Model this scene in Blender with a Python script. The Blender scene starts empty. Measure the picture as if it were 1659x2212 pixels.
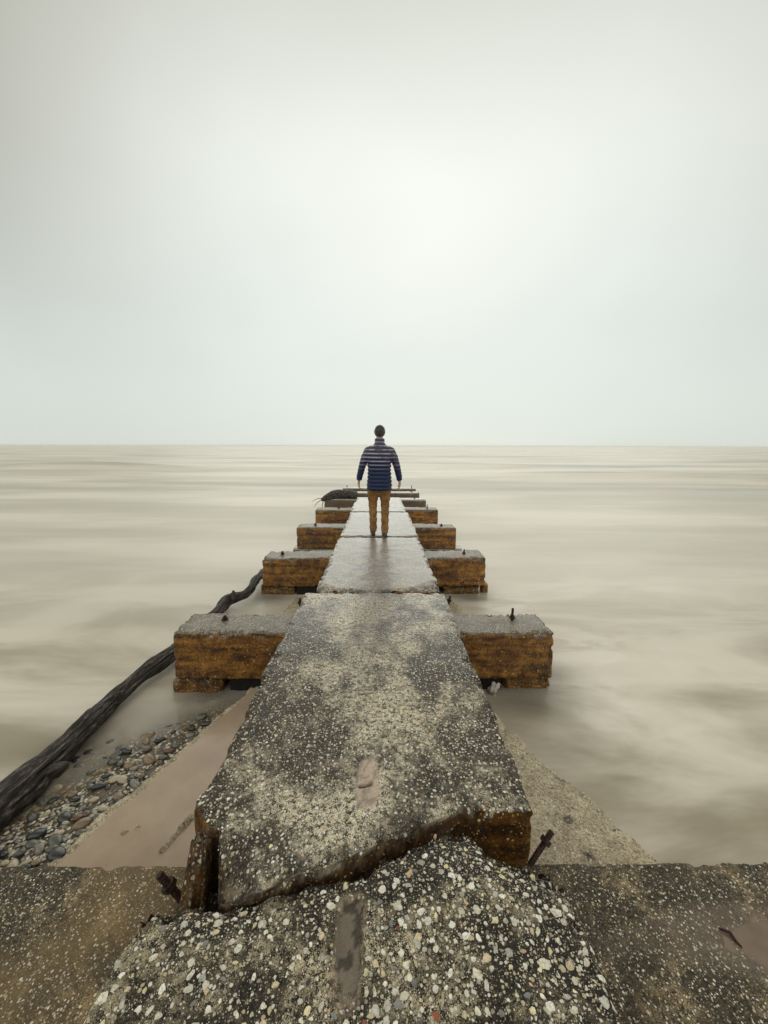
import bpy, math, random
import numpy as np
from mathutils import Vector, Matrix
from mathutils.bvhtree import BVHTree

random.seed(7)
rng = np.random.default_rng(11)
C = bpy.context.scene
COL = C.collection
R = math.radians

# ------------------------------------------------------------------ camera
WPX, HPX = 1659.0, 2212.0            # the photograph's proportions
FPX, PITCH, HORY, VPX = 831.0, R(6.0), 962.5, 822.0
ROLL = R(0.17)
PCY = HORY + FPX * math.tan(PITCH)
YAW = math.atan((WPX / 2 - VPX) / FPX)
CAM = Vector((0.065, 0.0, 2.3))
Fv = Vector((math.sin(YAW) * math.cos(PITCH), math.cos(YAW) * math.cos(PITCH), -math.sin(PITCH)))
Rv = Vector((math.cos(YAW), -math.sin(YAW), 0))
Uv = Rv.cross(Fv)
rot = Matrix((Rv, Uv, -Fv)).transposed().to_4x4()
cd = bpy.data.cameras.new('camera')
cam = bpy.data.objects.new('camera', cd)
COL.objects.link(cam)
cam.matrix_world = Matrix.Translation(CAM) @ rot @ Matrix.Rotation(ROLL, 4, 'Z')
cd.sensor_fit = 'HORIZONTAL'
cd.sensor_width = 36
cd.lens = FPX / WPX * 36
cd.shift_y = (PCY - HPX / 2) / WPX
cd.clip_start = 0.05
cd.clip_end = 30000
C.camera = cam


def P(px, py, z):
    """where the sight line of a measured photo point meets the level z (survey helper)"""
    r = Fv + Rv * ((px - WPX / 2) / FPX) + Uv * ((PCY - py) / FPX)
    return CAM + r * ((z - CAM.z) / r.z)


def Py(px, py, y):
    r = Fv + Rv * ((px - WPX / 2) / FPX) + Uv * ((PCY - py) / FPX)
    return CAM + r * ((y - CAM.y) / r.y)


# ------------------------------------------------------------------ view, world, sun
C.view_settings.view_transform = 'Standard'
C.view_settings.look = 'None'
C.view_settings.exposure = 0.17
C.view_settings.gamma = 1
SUN_EL, SUN_AZ = R(28), R(7)
w = bpy.data.worlds.new('World')
C.world = w
w.use_nodes = True
nt = w.node_tree
nt.nodes.clear()


class G:
    """tiny node-graph helper"""
    def __init__(s, tree):
        s.t = tree

    def n(s, kind, **kw):
        nd = s.t.nodes.new(kind)
        for k, v in kw.items():
            setattr(nd, k, v)
        return nd

    def link(s, a, b):
        s.t.links.new(a, b)

    def put(s, sock, v):
        if hasattr(v, 'is_linked') or isinstance(v, bpy.types.NodeSocket):
            s.t.links.new(v, sock)
        else:
            if sock.type == 'RGBA' and len(v) == 3:
                v = (*v, 1)
            sock.default_value = v

    def math(s, op, a, b=0.0, c=None, clamp=False):
        nd = s.n('ShaderNodeMath', operation=op, use_clamp=clamp)
        s.put(nd.inputs[0], a)
        s.put(nd.inputs[1], b)
        if c is not None:
            s.put(nd.inputs[2], c)
        return nd.outputs[0]

    def mix(s, f, a, b, mode='MIX'):
        nd = s.n('ShaderNodeMix', data_type='RGBA', blend_type=mode)
        s.put(nd.inputs[0], f)
        s.put(nd.inputs[6], a)
        s.put(nd.inputs[7], b)
        return nd.outputs[2]

    def ramp(s, f, stops, interp='LINEAR'):
        nd = s.n('ShaderNodeValToRGB')
        cr = nd.color_ramp
        cr.interpolation = interp
        while len(cr.elements) < len(stops):
            cr.elements.new(0.5)
        for e, (p, c) in zip(cr.elements, stops):
            e.position = p
            e.color = (c, c, c, 1) if isinstance(c, (int, float)) else (*c, 1)
        s.put(nd.inputs[0], f)
        return nd.outputs[0]

    def sstep(s, v, lo, hi):
        nd = s.n('ShaderNodeMapRange', interpolation_type='SMOOTHSTEP')
        s.put(nd.inputs[0], v)
        nd.inputs[1].default_value = lo
        nd.inputs[2].default_value = hi
        return nd.outputs[0]

    def noise(s, vec, scale, detail=4, rough=0.55, dist=0.0):
        nd = s.n('ShaderNodeTexNoise')
        s.put(nd.inputs['Vector'], vec)
        nd.inputs['Scale'].default_value = scale
        nd.inputs['Detail'].default_value = detail
        nd.inputs['Roughness'].default_value = rough
        nd.inputs['Distortion'].default_value = dist
        return nd.outputs[0]

    def voro(s, vec, scale, rnd=1.0, feature='F1'):
        nd = s.n('ShaderNodeTexVoronoi', feature=feature)
        s.put(nd.inputs['Vector'], vec)
        nd.inputs['Scale'].default_value = scale
        nd.inputs['Randomness'].default_value = rnd
        return nd

    def mapping(s, vec, scale=(1, 1, 1), loc=(0, 0, 0), rot=(0, 0, 0)):
        nd = s.n('ShaderNodeMapping')
        s.put(nd.inputs['Vector'], vec)
        nd.inputs['Scale'].default_value = scale
        nd.inputs['Location'].default_value = loc
        nd.inputs['Rotation'].default_value = rot
        return nd.outputs[0]


g = G(nt)
sky = g.n('ShaderNodeTexSky', sky_type='NISHITA', sun_disc=False, sun_elevation=SUN_EL, sun_rotation=SUN_AZ)
tc = g.n('ShaderNodeTexCoord')
sund = Vector((math.sin(SUN_AZ) * math.cos(SUN_EL), math.cos(SUN_AZ) * math.cos(SUN_EL), math.sin(SUN_EL)))
vm = g.n('ShaderNodeVectorMath', operation='DOT_PRODUCT')
g.link(tc.outputs['Generated'], vm.inputs[0])
vm.inputs[1].default_value = sund
ang = g.math('ARCCOSINE', g.math('MINIMUM', vm.outputs['Value'], 0.9999))
a01 = g.math('DIVIDE', ang, math.pi)
# overcast dome: bright where the sun stands behind the cloud, duller away, raised again behind the camera as added fill light
dome = g.ramp(a01, [(0.0, (0.835, 0.86, 0.80)), (0.08, (0.81, 0.84, 0.785)), (0.13, (0.765, 0.795, 0.74)), (0.175, (0.68, 0.70, 0.645)),
                    (0.22, (0.535, 0.54, 0.48)), (0.26, (0.385, 0.38, 0.325)), (0.32, (0.33, 0.32, 0.27)), (0.44, (0.88, 0.87, 0.81)), (1.0, (0.90, 0.89, 0.84))])
sep = g.n('ShaderNodeSeparateXYZ')
g.link(tc.outputs['Generated'], sep.inputs[0])
el = sep.outputs['Z']
low = g.sstep(el, 0.62, 0.08)
dome = g.mix(g.math('MULTIPLY', low, 0.80), dome, (0.665, 0.725, 0.68))
dome = g.mix(g.math('MULTIPLY', g.sstep(a01, .40, .30), g.sstep(el, .50, .90)), dome, g.mix(1.0, dome, (.66, .64, .59), 'MULTIPLY'))
cl = g.noise(g.mapping(tc.outputs['Generated'], (1.2, 1.2, 3.0)), 1.6, 3, 0.5)
dome = g.mix(1.0, dome, g.ramp(cl, [(0.3, 0.975), (0.7, 1.02)]), 'MULTIPLY')
nish = g.mix(1.0, sky.outputs[0], (0.08, 0.08, 0.08), 'MULTIPLY')
skyc = g.mix(0.96, nish, dome)
bg = g.n('ShaderNodeBackground')
g.link(skyc, bg.inputs['Color'])
bg.inputs['Strength'].default_value = 1.0
wo = g.n('ShaderNodeOutputWorld')
g.link(bg.outputs[0], wo.inputs['Surface'])

sl = bpy.data.lights.new('sun', 'SUN')
sl.energy = 0.6
sl.angle = R(70)
sl.color = (1.0, 0.96, 0.88)
so = bpy.data.objects.new('sun', sl)
COL.objects.link(so)
C.cycles.volume_bounces = 3
so.rotation_euler = (-sund).to_track_quat('-Z', 'Y').to_euler()


# ------------------------------------------------------------------ numpy noise and mesh helpers
def _h(ix, iy, iz, seed):
    n = (ix.astype(np.int64) * 374761393 + iy.astype(np.int64) * 668265263 + iz.astype(np.int64) * 2147483647 + seed * 144269) & 0xffffffff
    n = ((n ^ (n >> 13)) * 1274126177) & 0xffffffff
    n = ((n ^ (n >> 16)) * 2246822519) & 0xffffffff
    return ((n ^ (n >> 15)) & 0xffff) / 32767.5 - 1.0


def vnoise(p, scale, seed=0):
    q = np.asarray(p, float) * scale
    i = np.floor(q).astype(np.int64)
    f = q - i
    u = f * f * f * (f * (f * 6 - 15) + 10)
    r = 0
    for dx in (0, 1):
        for dy in (0, 1):
            for dz in (0, 1):
                wgt = (u[:, 0] if dx else 1 - u[:, 0]) * (u[:, 1] if dy else 1 - u[:, 1]) * (u[:, 2] if dz else 1 - u[:, 2])
                r = r + wgt * _h(i[:, 0] + dx, i[:, 1] + dy, i[:, 2] + dz, seed)
    return r


def fbm(p, scale, octs=4, seed=0, gain=0.5):
    r, a = 0, 1.0
    for k in range(octs):
        r = r + a * vnoise(p, scale * 2 ** k, seed + k)
        a *= gain
    return r


def interp(pts, axis=0):
    pts = sorted(pts)
    xs = [p[0] for p in pts]
    ys = [p[1] for p in pts]
    return lambda v: np.interp(v, xs, ys)


def mesh_obj(name, verts, faces, mat, parent=None, tint=None, smooth=True, colname='tint'):
    me = bpy.data.meshes.new(name)
    if isinstance(faces, np.ndarray):
        faces = faces.tolist()
    me.from_pydata([tuple(v) for v in np.asarray(verts).tolist()], [], faces)
    if smooth:
        me.polygons.foreach_set('use_smooth', [True] * len(me.polygons))
    if tint is not None:
        at = me.attributes.new(colname, 'FLOAT_COLOR', 'POINT')
        at.data.foreach_set('color', np.asarray(tint, dtype=np.float32).ravel())
    me.materials.append(mat)
    me.update()
    o = bpy.data.objects.new(name, me)
    COL.objects.link(o)
    if parent is not None:
        o.parent = parent
    return o


def recenter(o):
    """put the object's origin at the middle of its foot without moving its shape"""
    me = o.data
    n = len(me.vertices)
    co = np.empty(n * 3, dtype=np.float32)
    me.vertices.foreach_get('co', co)
    co = co.reshape(-1, 3)
    c = (co.max(0) + co.min(0)) / 2
    c[2] = co[:, 2].min()
    co -= c
    me.vertices.foreach_set('co', co.ravel())
    me.update()
    o.location = Vector([float(v) for v in c])
    return o


def tag(o, label, cat, group=None, kind=None):
    if label:
        o['label'] = label
    if cat:
        o['category'] = cat
    if group:
        o['group'] = group
    if kind:
        o['kind'] = kind
    return o


def adopt(child, parent):
    """parent keeping world place (parents here are unrotated)"""
    child.parent = parent
    child.location = Vector(child.location) - Vector(parent.location)


def box_surface(nx, ny, nz):
    quads = []

    def lat(i, j, k):
        return (i * (ny + 1) + j) * (nz + 1) + k
    I, J = np.meshgrid(np.arange(nx), np.arange(ny), indexing='ij')
    I, J = I.ravel(), J.ravel()
    o = np.zeros_like(I)
    quads.append(np.stack([lat(I, J, o + nz), lat(I + 1, J, o + nz), lat(I + 1, J + 1, o + nz), lat(I, J + 1, o + nz)], 1))
    quads.append(np.stack([lat(I, J, o), lat(I, J + 1, o), lat(I + 1, J + 1, o), lat(I + 1, J, o)], 1))
    I, K = np.meshgrid(np.arange(nx), np.arange(nz), indexing='ij')
    I, K = I.ravel(), K.ravel()
    o = np.zeros_like(I)
    quads.append(np.stack([lat(I, o, K), lat(I + 1, o, K), lat(I + 1, o, K + 1), lat(I, o, K + 1)], 1))
    quads.append(np.stack([lat(I, o + ny, K), lat(I, o + ny, K + 1), lat(I + 1, o + ny, K + 1), lat(I + 1, o + ny, K)], 1))
    J, K = np.meshgrid(np.arange(ny), np.arange(nz), indexing='ij')
    J, K = J.ravel(), K.ravel()
    o = np.zeros_like(J)
    quads.append(np.stack([lat(o, J, K), lat(o, J, K + 1), lat(o, J + 1, K + 1), lat(o, J + 1, K)], 1))
    quads.append(np.stack([lat(o + nx, J, K), lat(o + nx, J + 1, K), lat(o + nx, J + 1, K + 1), lat(o + nx, J, K + 1)], 1))
    q = np.concatenate(quads)
    u, inv = np.unique(q, return_inverse=True)
    q = inv.reshape(-1, 4)
    k = u % (nz + 1)
    j = (u // (nz + 1)) % (ny + 1)
    i = u // ((nz + 1) * (ny + 1))
    return np.stack([i / nx, j / ny, k / nz], 1), q


STONE_COLS = np.array([(.80, .74, .58), (.90, .86, .74), (.72, .60, .38), (.50, .46, .38), (.25, .25, .23), (.70, .48, .30), (.36, .11, .055), (.60, .57, .48), (.86, .76, .46), (.07, .07, .065)])
STONE_W = np.array([.25, .25, .11, .10, .06, .03, .006, .10, .09, .02])
STONE_W = STONE_W / STONE_W.sum()


def stones_on(verts, quads, n, region, rmin, rmax, seed=0, avoid=None, hfac=.22, front=False):
    """little embedded pebbles standing proud of a concrete face: (verts, faces, tints)"""
    r_ = np.random.default_rng(seed)
    bvh = BVHTree.FromPolygons([tuple(v) for v in verts.tolist()], quads.tolist())
    V, Fc, T = [], [], []
    x0, x1, y0, y1, ztop = region
    xs = r_.uniform(x0, x1, n)
    ys = r_.uniform(y0, y1, n)
    dens = fbm(np.stack([xs, ys, xs * 0 + seed], 1), 5.0, 3, seed=seed + 90)
    rr = rmin + (rmax - rmin) * r_.beta(1.2, 2.9, n)
    pick = r_.choice(len(STONE_COLS), n, p=STONE_W)
    grid = {}
    cell = rmax * 2.2
    for i in range(n):
        x, y, r0 = xs[i], ys[i], rr[i]
        if dens[i] < -0.25 and r_.random() < .62:
            continue
        if avoid and avoid(x, y, r0):
            continue
        key = (int(math.floor(x / cell)), int(math.floor(y / cell)))
        bad = False
        for a in (-1, 0, 1):
            for b in (-1, 0, 1):
                for (xx, yy, r2) in grid.get((key[0] + a, key[1] + b), ()):
                    if (x - xx) ** 2 + (y - yy) ** 2 < ((r0 + r2) * .92) ** 2:
                        bad = True
        if bad:
            continue
        if front:          # y stands for the height on a face that looks at the shore
            hit, nor, _, _ = bvh.ray_cast(Vector((x, ztop, y)), Vector((0, 1, 0)))
            if hit is None or nor.y > -.35:
                continue
        else:
            hit, nor, _, _ = bvh.ray_cast(Vector((x, y, ztop)), Vector((0, 0, -1)))
            if hit is None or nor.z < .35:
                continue
        grid.setdefault(key, []).append((x, y, r0))
        t1 = nor.orthogonal().normalized()
        t2 = nor.cross(t1)
        m = 9 if r0 > .006 else 6
        ph = r_.uniform(0, 6.28)
        asp = r_.uniform(.55, 1.0)
        base = len(V)
        jag = r_.uniform(.66, 1.14, m)
        lift = hfac * r0 * r_.uniform(.5, 1.2)
        ca, sa = math.cos(ph), math.sin(ph)
        for (fr, hz) in ((1.0, -.0015), (.72, .75)):
            for k in range(m):
                a = 2 * math.pi * k / m
                u_, v_ = math.cos(a) * r0 * fr * jag[k], math.sin(a) * r0 * asp * fr * jag[k]
                uu, vv = u_ * ca - v_ * sa, u_ * sa + v_ * ca
                pnt = hit + t1 * uu + t2 * vv + nor * (hz if hz < 0 else lift * hz)
                V.append(tuple(pnt))
        V.append(tuple(hit + nor * lift))
        top = len(V) - 1
        for k in range(m):
            k2 = (k + 1) % m
            Fc.append((base + k, base + k2, base + m + k2, base + m + k))
            Fc.append((base + m + k, base + m + k2, top))
        c = STONE_COLS[pick[i]] * r_.uniform(.75, 1.12)
        if front:
            c = np.array([(.03, .018, .008), (.30, .13, .018), (.12, .055, .012), (.62, .47, .22), (.45, .24, .05)][r_.choice(5, p=[.33, .26, .21, .08, .12])])
        T += [(c[0], c[1], c[2], 1.0)] * (2 * m + 1)
    return V, Fc, T


def block(name, x0, x1, y0, y1, z0, z1, mat, res=.02, r=.02, amp=.004, chip=.02, warp=None, seed=0, stones=None, patch=None, parent=None, avoid=None, nz=None):
    nx, ny = max(2, int((x1 - x0) / res)), max(2, int((y1 - y0) / res))
    nz = nz or max(3, int((z1 - z0) / max(res, .02)))
    p, q = box_surface(nx, ny, nz)
    lo, hi = np.array([x0, y0, z0]), np.array([x1, y1, z1])
    p = lo + p * (hi - lo)
    inner = np.clip(p, lo + r, hi - r)
    d = p - inner
    ln = np.linalg.norm(d, axis=1)
    nrm = np.where(ln[:, None] > 1e-9, d / np.maximum(ln, 1e-9)[:, None], 0)
    p = inner + nrm * np.minimum(ln, r)[:, None]
    # distance to the nearest box edge -> chipped arrises
    dd = np.minimum(p - lo, hi - p)
    ds = np.sort(dd, axis=1)
    edge = np.exp(-(ds[:, 1] / (r * 1.6 + .012)) ** 2)
    cpos = (lo + hi) / 2
    inward = cpos - p
    inward[:, 1] = np.where(np.abs(dd[:, 1] - ds[:, 0]) < .02 + r, inward[:, 1], 0)
    inward /= np.maximum(np.linalg.norm(inward, axis=1), 1e-6)[:, None]
    if warp:
        p = warp(p, lo, hi)
    n1 = fbm(p, 7, 4, seed)
    n2 = fbm(p, 38, 2, seed + 7)
    p = p + nrm * (amp * n1 + amp * .35 * n2)[:, None]
    ch = np.clip(fbm(p, 15, 4, seed + 21, .6) - .05, 0, 1.2)
    dirn = -nrm
    p = p + dirn * (chip * ch * edge)[:, None]
    tint = np.zeros((len(p), 4))
    if patch:
        p, tint = patch(p, tint, nrm)
    faces = q.tolist()
    if stones:
        p0 = p.copy()
        for st in stones:
            V, Fc, T = stones_on(p0, q, st[0], st[1], st[2], st[3], seed + 5, avoid, front=len(st) > 4)
            b = len(p)
            if V:
                faces = faces + [tuple(i + b for i in f_) for f_ in Fc]
                p = np.concatenate([p, np.array(V)])
                tint = np.concatenate([tint, np.array(T)])
    o = mesh_obj(name, p, faces, mat, None, tint)
    return recenter(o)


# ------------------------------------------------------------------ materials
def new_mat(name):
    m = bpy.data.materials.new(name)
    m.use_nodes = True
    t = m.node_tree
    t.nodes.clear()
    gg = G(t)
    out = gg.n('ShaderNodeOutputMaterial')
    b = gg.n('ShaderNodeBsdfPrincipled')
    gg.link(b.outputs[0], out.inputs['Surface'])
    return m, gg, b, out


def concrete(name, dark=(.035, .034, .028), mid=(.14, .125, .09), pale=(.46, .42, .31), paleness=.5, stone_sc=75, side=True, rough=(.22, .6), stone_amt=.5, algae=1.0, band=None, wet=.0, sidecol=None, spec=.5, bumpd=.004, worn=0.0, refl_streak=0.0, coatr=.2):
    m, gg, b, out = new_mat(name)
    geo = gg.n('ShaderNodeNewGeometry')
    pos = geo.outputs['Position']
    warp = gg.noise(pos, 14, 2)
    big = gg.noise(pos, 2.3, 5, .62)
    med = gg.noise(pos, 9, 5, .65)
    fine = gg.noise(pos, 85, 4, .7)
    grain = gg.noise(pos, 320, 3, .7)
    # cement: dark weathered skin with paler worn patches
    pm = gg.math('ADD', gg.math('MULTIPLY', big, .65), gg.math('MULTIPLY', med, .45))
    spx = gg.n('ShaderNodeSeparateXYZ')
    gg.link(pos, spx.inputs[0])
    ax = gg.math('ABSOLUTE', spx.outputs['X'])
    if worn:      # skin worn off along the trodden middle
        pm = gg.math('ADD', pm, gg.math('MULTIPLY', gg.math('SUBTRACT', .38, ax), worn))
        pm = gg.math('ADD', pm, gg.math('MULTIPLY', gg.sstep(spx.outputs['Y'], 2.3, 3.5), .07))  # also paler towards the far end
    pm = gg.sstep(pm, .60 - .2 * paleness, .80 - .2 * paleness)
    cem = gg.mix(gg.sstep(fine, .38, .62), dark, mid)
    palec = gg.mix(gg.sstep(grain, .35, .6), tuple(c * .45 for c in pale), pale)
    pf = gg.math('MULTIPLY', pm, gg.sstep(gg.math('ADD', gg.math('MULTIPLY', gg.noise(pos, 40, 4, .75), .6), gg.math('MULTIPLY', grain, .4)), .46, .54))
    base = gg.mix(pf, cem, palec)
    # aggregate of two sizes
    hgt = gg.math('MULTIPLY', fine, .5)
    for sc, k, thr in ((stone_sc, 1.0, .34), (stone_sc * 2.1, .55, .30)):
        wv = gg.n('ShaderNodeVectorMath', operation='ADD')
        gg.link(pos, wv.inputs[0])
        nz = gg.n('ShaderNodeTexNoise')
        gg.link(pos, nz.inputs['Vector'])
        nz.inputs['Scale'].default_value = sc * .9
        sub = gg.n('ShaderNodeVectorMath', operation='MULTIPLY_ADD')
        gg.link(nz.outputs['Color'], sub.inputs[0])
        sub.inputs[1].default_value = (.55 / sc,) * 3
        sub.inputs[2].default_value = (-.27 / sc,) * 3
        gg.link(sub.outputs[0], wv.inputs[1])
        v = gg.voro(wv.outputs[0], sc)
        sp = gg.n('ShaderNodeSeparateColor')
        gg.link(v.outputs['Color'], sp.inputs[0])
        size = gg.math('MULTIPLY', gg.sstep(sp.outputs[0], 1 - stone_amt - .25, 1.0), thr * 1.6)
        msk = gg.math('SUBTRACT', size, v.outputs['Distance'])
        msk = gg.sstep(msk, 0.0, .09)
        sc_col = gg.ramp(sp.outputs[1], [(0, (.30, .27, .21)), (.2, (.52, .46, .33)), (.45, (.68, .63, .50)), (.7, (.50, .40, .24)), (.85, (.72, .70, .60)), (.93, (.16, .15, .13)), (1, (.55, .33, .2))], 'CONSTANT')
        base = gg.mix(gg.math('MULTIPLY', msk, k), base, sc_col)
        hgt = gg.math('ADD', hgt, gg.math('MULTIPLY', msk, 60.0 / sc * .8))
    if refl_streak:     # walker's dark wet reflection, painted into the colour along the middle
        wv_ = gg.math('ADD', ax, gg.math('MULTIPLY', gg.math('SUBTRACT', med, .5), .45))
        refl_mask = gg.math('MULTIPLY', gg.sstep(wv_, .27, .12), gg.math('MULTIPLY', gg.sstep(spx.outputs['Y'], 2.0, 3.3), gg.sstep(spx.outputs['Y'], 6.6, 4.3)))
        refl_mask = gg.math('MULTIPLY', refl_mask, gg.sstep(gg.math('ADD', gg.math('MULTIPLY', fine, .6), gg.math('MULTIPLY', grain, .4)), .62, .42))
    if side:
        sepn = gg.n('ShaderNodeSeparateXYZ')
        gg.link(geo.outputs['Normal'], sepn.inputs[0])
        seppos = gg.n('ShaderNodeSeparateXYZ')
        gg.link(pos, seppos.inputs[0])
        vert = gg.sstep(gg.math('ADD', sepn.outputs['Z'], gg.math('MULTIPLY', gg.math('SUBTRACT', med, .5), .5)), .62, .30)
        n1 = gg.noise(pos, 9, 6, .7)
        n2 = gg.noise(pos, 55, 4, .85)
        n3 = gg.noise(gg.mapping(pos, (1.5, 1.5, 16)), 1.0, 3, .6)
        mott = gg.math('ADD', gg.math('ADD', gg.math('MULTIPLY', n1, .34), gg.math('MULTIPLY', n2, .34)), gg.math('MULTIPLY', n3, .32))
        al = gg.ramp(mott, [(.37, (.005, .002, .001)), (.43, (.040, .016, .003)), (.475, (.13, .054, .006)), (.52, (.27, .115, .012)), (.58, (.40, .19, .028)), (.64, (.60, .38, .11))])
        sband = gg.noise(gg.mapping(pos, (1.8, 1.8, 3.5)), 1.0, 3, .7)
        al = gg.mix(gg.math('MULTIPLY', gg.sstep(sband, .46, .66), .7), al, gg.mix(1.0, al, (.40, .30, .22), 'MULTIPLY'))
        if sidecol:
            al = gg.mix(sidecol[1], al, sidecol[0])
        sv = gg.voro(pos, 95)
        spk = gg.math('MULTIPLY', gg.sstep(sv.outputs['Distance'], .25, .12), gg.sstep(gg.noise(pos, 18, 3), .55, .66))
        al = gg.mix(gg.math('MULTIPLY', spk, .8), al, (.55, .46, .26))
        base = gg.mix(gg.math('MULTIPLY', vert, algae), base, al)
    at = gg.n('ShaderNodeAttribute', attribute_name='tint')
    tv = gg.mix(1.0, at.outputs['Color'], gg.ramp(med, [(.3, .78), (.7, 1.12)]), 'MULTIPLY')
    tv = gg.mix(gg.math('MULTIPLY', gg.sstep(gg.noise(pos, 130, 4, .8), .48, .60), .42), tv, (.10, .09, .07))
    base = gg.mix(at.outputs['Alpha'], base, tv)
    if refl_streak:  # the painted reflection darkens the embedded stones as well
        base = gg.mix(gg.math('MULTIPLY', refl_mask, refl_streak), base, gg.mix(.8, base, (.13, .075, .028), 'MULTIPLY'))
    gg.put(b.inputs['Base Color'], base)
    rg = gg.sstep(gg.math('ADD', gg.math('MULTIPLY', big, .6), gg.math('MULTIPLY', fine, .4)), .36, .62)
    rr = gg.n('ShaderNodeMapRange')
    gg.link(rg, rr.inputs[0])
    rr.inputs[3].default_value = rough[0]
    rr.inputs[4].default_value = rough[1]
    gg.link(rr.outputs[0], b.inputs['Roughness'])
    b.inputs['Specular IOR Level'].default_value = spec
    if wet:
        dryer = gg.math('SUBTRACT', 1.0, gg.math('MULTIPLY', at.outputs['Alpha'], 1.0 if not worn else .3))
        cw = gg.math('MULTIPLY', dryer, wet)
        if worn:      # the far end stays wet from the spray
            cw = gg.math('MULTIPLY', dryer, gg.math('ADD', wet, gg.math('MULTIPLY', gg.sstep(spx.outputs['Y'], 1.9, 3.5), .8)))
        gg.link(cw, b.inputs['Coat Weight'])
        b.inputs['Coat Roughness'].default_value = coatr
        b.inputs['Coat IOR'].default_value = 1.4
    bm = gg.n('ShaderNodeBump')
    bm.inputs['Strength'].default_value = .75
    bm.inputs['Distance'].default_value = bumpd
    hgt = gg.math('ADD', hgt, gg.math('MULTIPLY', grain, .7))
    inv = gg.math('SUBTRACT', 1.0, gg.math('MULTIPLY', at.outputs['Alpha'], .8))
    gg.link(gg.math('MULTIPLY', hgt, inv), bm.inputs['Height'])
    gg.link(bm.outputs[0], b.inputs['Normal'])
    if wet:
        bm2 = gg.n('ShaderNodeBump')
        bm2.inputs['Strength'].default_value = .25
        bm2.inputs['Distance'].default_value = .004
        gg.link(hgt, bm2.inputs['Height'])
        gg.link(bm2.outputs[0], b.inputs['Coat Normal'])
    return m


M = {}
M['slab_near'] = concrete('pebbled_concrete_near', paleness=.46, stone_sc=95, stone_amt=.40, dark=(.008, .007, .0055), mid=(.045, .036, .022), pale=(.66, .56, .36), rough=(.55, .85), spec=.22)
M['slab_first'] = concrete('pebbled_concrete_first', paleness=.50, stone_sc=78, stone_amt=.36, dark=(.012, .010, .008), mid=(.082, .064, .040), pale=(.86, .76, .55), rough=(.45, .75), wet=.08, spec=.22, worn=.20, refl_streak=1.0, sidecol=((.030, .015, .004), .5))
M['slab_far'] = concrete('wet_concrete_far', paleness=.66, stone_sc=70, stone_amt=.4, dark=(.045, .036, .025), mid=(.20, .165, .125), pale=(.52, .45, .35), rough=(.3, .55), wet=.75, coatr=.13, bumpd=.003, refl_streak=.85)
M['beam'] = concrete('rust_stained_concrete', paleness=.38, stone_sc=90, stone_amt=.35, dark=(.045, .033, .018), mid=(.19, .15, .095), rough=(.4, .65), wet=.3, bumpd=.004)
M['beam_far'] = concrete('rust_stained_concrete_far', paleness=.6, stone_sc=60, stone_amt=.2, dark=(.22, .20, .165), mid=(.38, .35, .30), rough=(.3, .5), wet=.6, sidecol=((.07, .06, .042), .78), bumpd=.0015)
M['beam_near'] = concrete('speckled_brown_concrete', paleness=.36, stone_sc=120, stone_amt=.3, dark=(.018, .015, .010), mid=(.085, .066, .038), pale=(.46, .34, .18), rough=(.5, .8), spec=.25)
M['footing'] = concrete('tan_pebbled_concrete', paleness=.8, stone_sc=80, stone_amt=.6, dark=(.17, .135, .085), mid=(.47, .39, .255), pale=(.84, .73, .50), rough=(.5, .8), algae=.3, spec=.3)
M['pedestal'] = concrete('mossy_pebbled_concrete', paleness=.3, stone_sc=55, stone_amt=.7, dark=(.015, .010, .004), mid=(.13, .07, .012), pale=(.45, .32, .11), rough=(.4, .7), algae=.6, spec=.3)
M['chunk'] = concrete('broken_concrete_rock', paleness=.5, stone_sc=55, stone_amt=.4, dark=(.015, .010, .006), mid=(.13, .085, .04), pale=(.52, .42, .26), rough=(.5, .8), algae=.4, spec=.25)


def simple(name, c1, c2, sc=30, rough=.5, metal=0.0, bump=.3, stretch=(1, 1, 1), dist=.004, coat=0, coord='Object'):
    m, gg, b, out = new_mat(name)
    t = gg.n('ShaderNodeTexCoord')
    v = gg.mapping(t.outputs[coord], stretch)
    n = gg.noise(v, sc, 5, .65)
    gg.put(b.inputs['Base Color'], gg.mix(gg.sstep(n, .35, .65), c1, c2))
    b.inputs['Roughness'].default_value = rough
    b.inputs['Metallic'].default_value = metal
    b.inputs['Coat Weight'].default_value = coat
    bm = gg.n('ShaderNodeBump')
    bm.inputs['Strength'].default_value = bump
    bm.inputs['Distance'].default_value = dist
    gg.link(n, bm.inputs['Height'])
    gg.link(bm.outputs[0], b.inputs['Normal'])
    return m


M['pale_stone'] = simple('pale_broken_stone', (.45, .40, .36), (.70, .62, .56), 30, .6)
M['gap_shade'] = simple('gap_shade_black', (.004, .0035, .003), (.012, .009, .006), 30, .9)  # near-black colour that paints the shade of the gaps under the beams
M['iron'] = simple('rusted_iron', (.012, .009, .008), (.07, .03, .018), 60, .6, .4, .6)
M['wood'] = None


# lake bed and shore height (z) -- shared by bed, water depth and pebbles
def rim_x(y):
    a, b_ = P(110, 1860, .03), P(545, 1480, .03)
    return a.x + (b_.x - a.x) * (np.clip(y, 1.2, 3.4) - a.y) / (b_.y - a.y)


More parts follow.
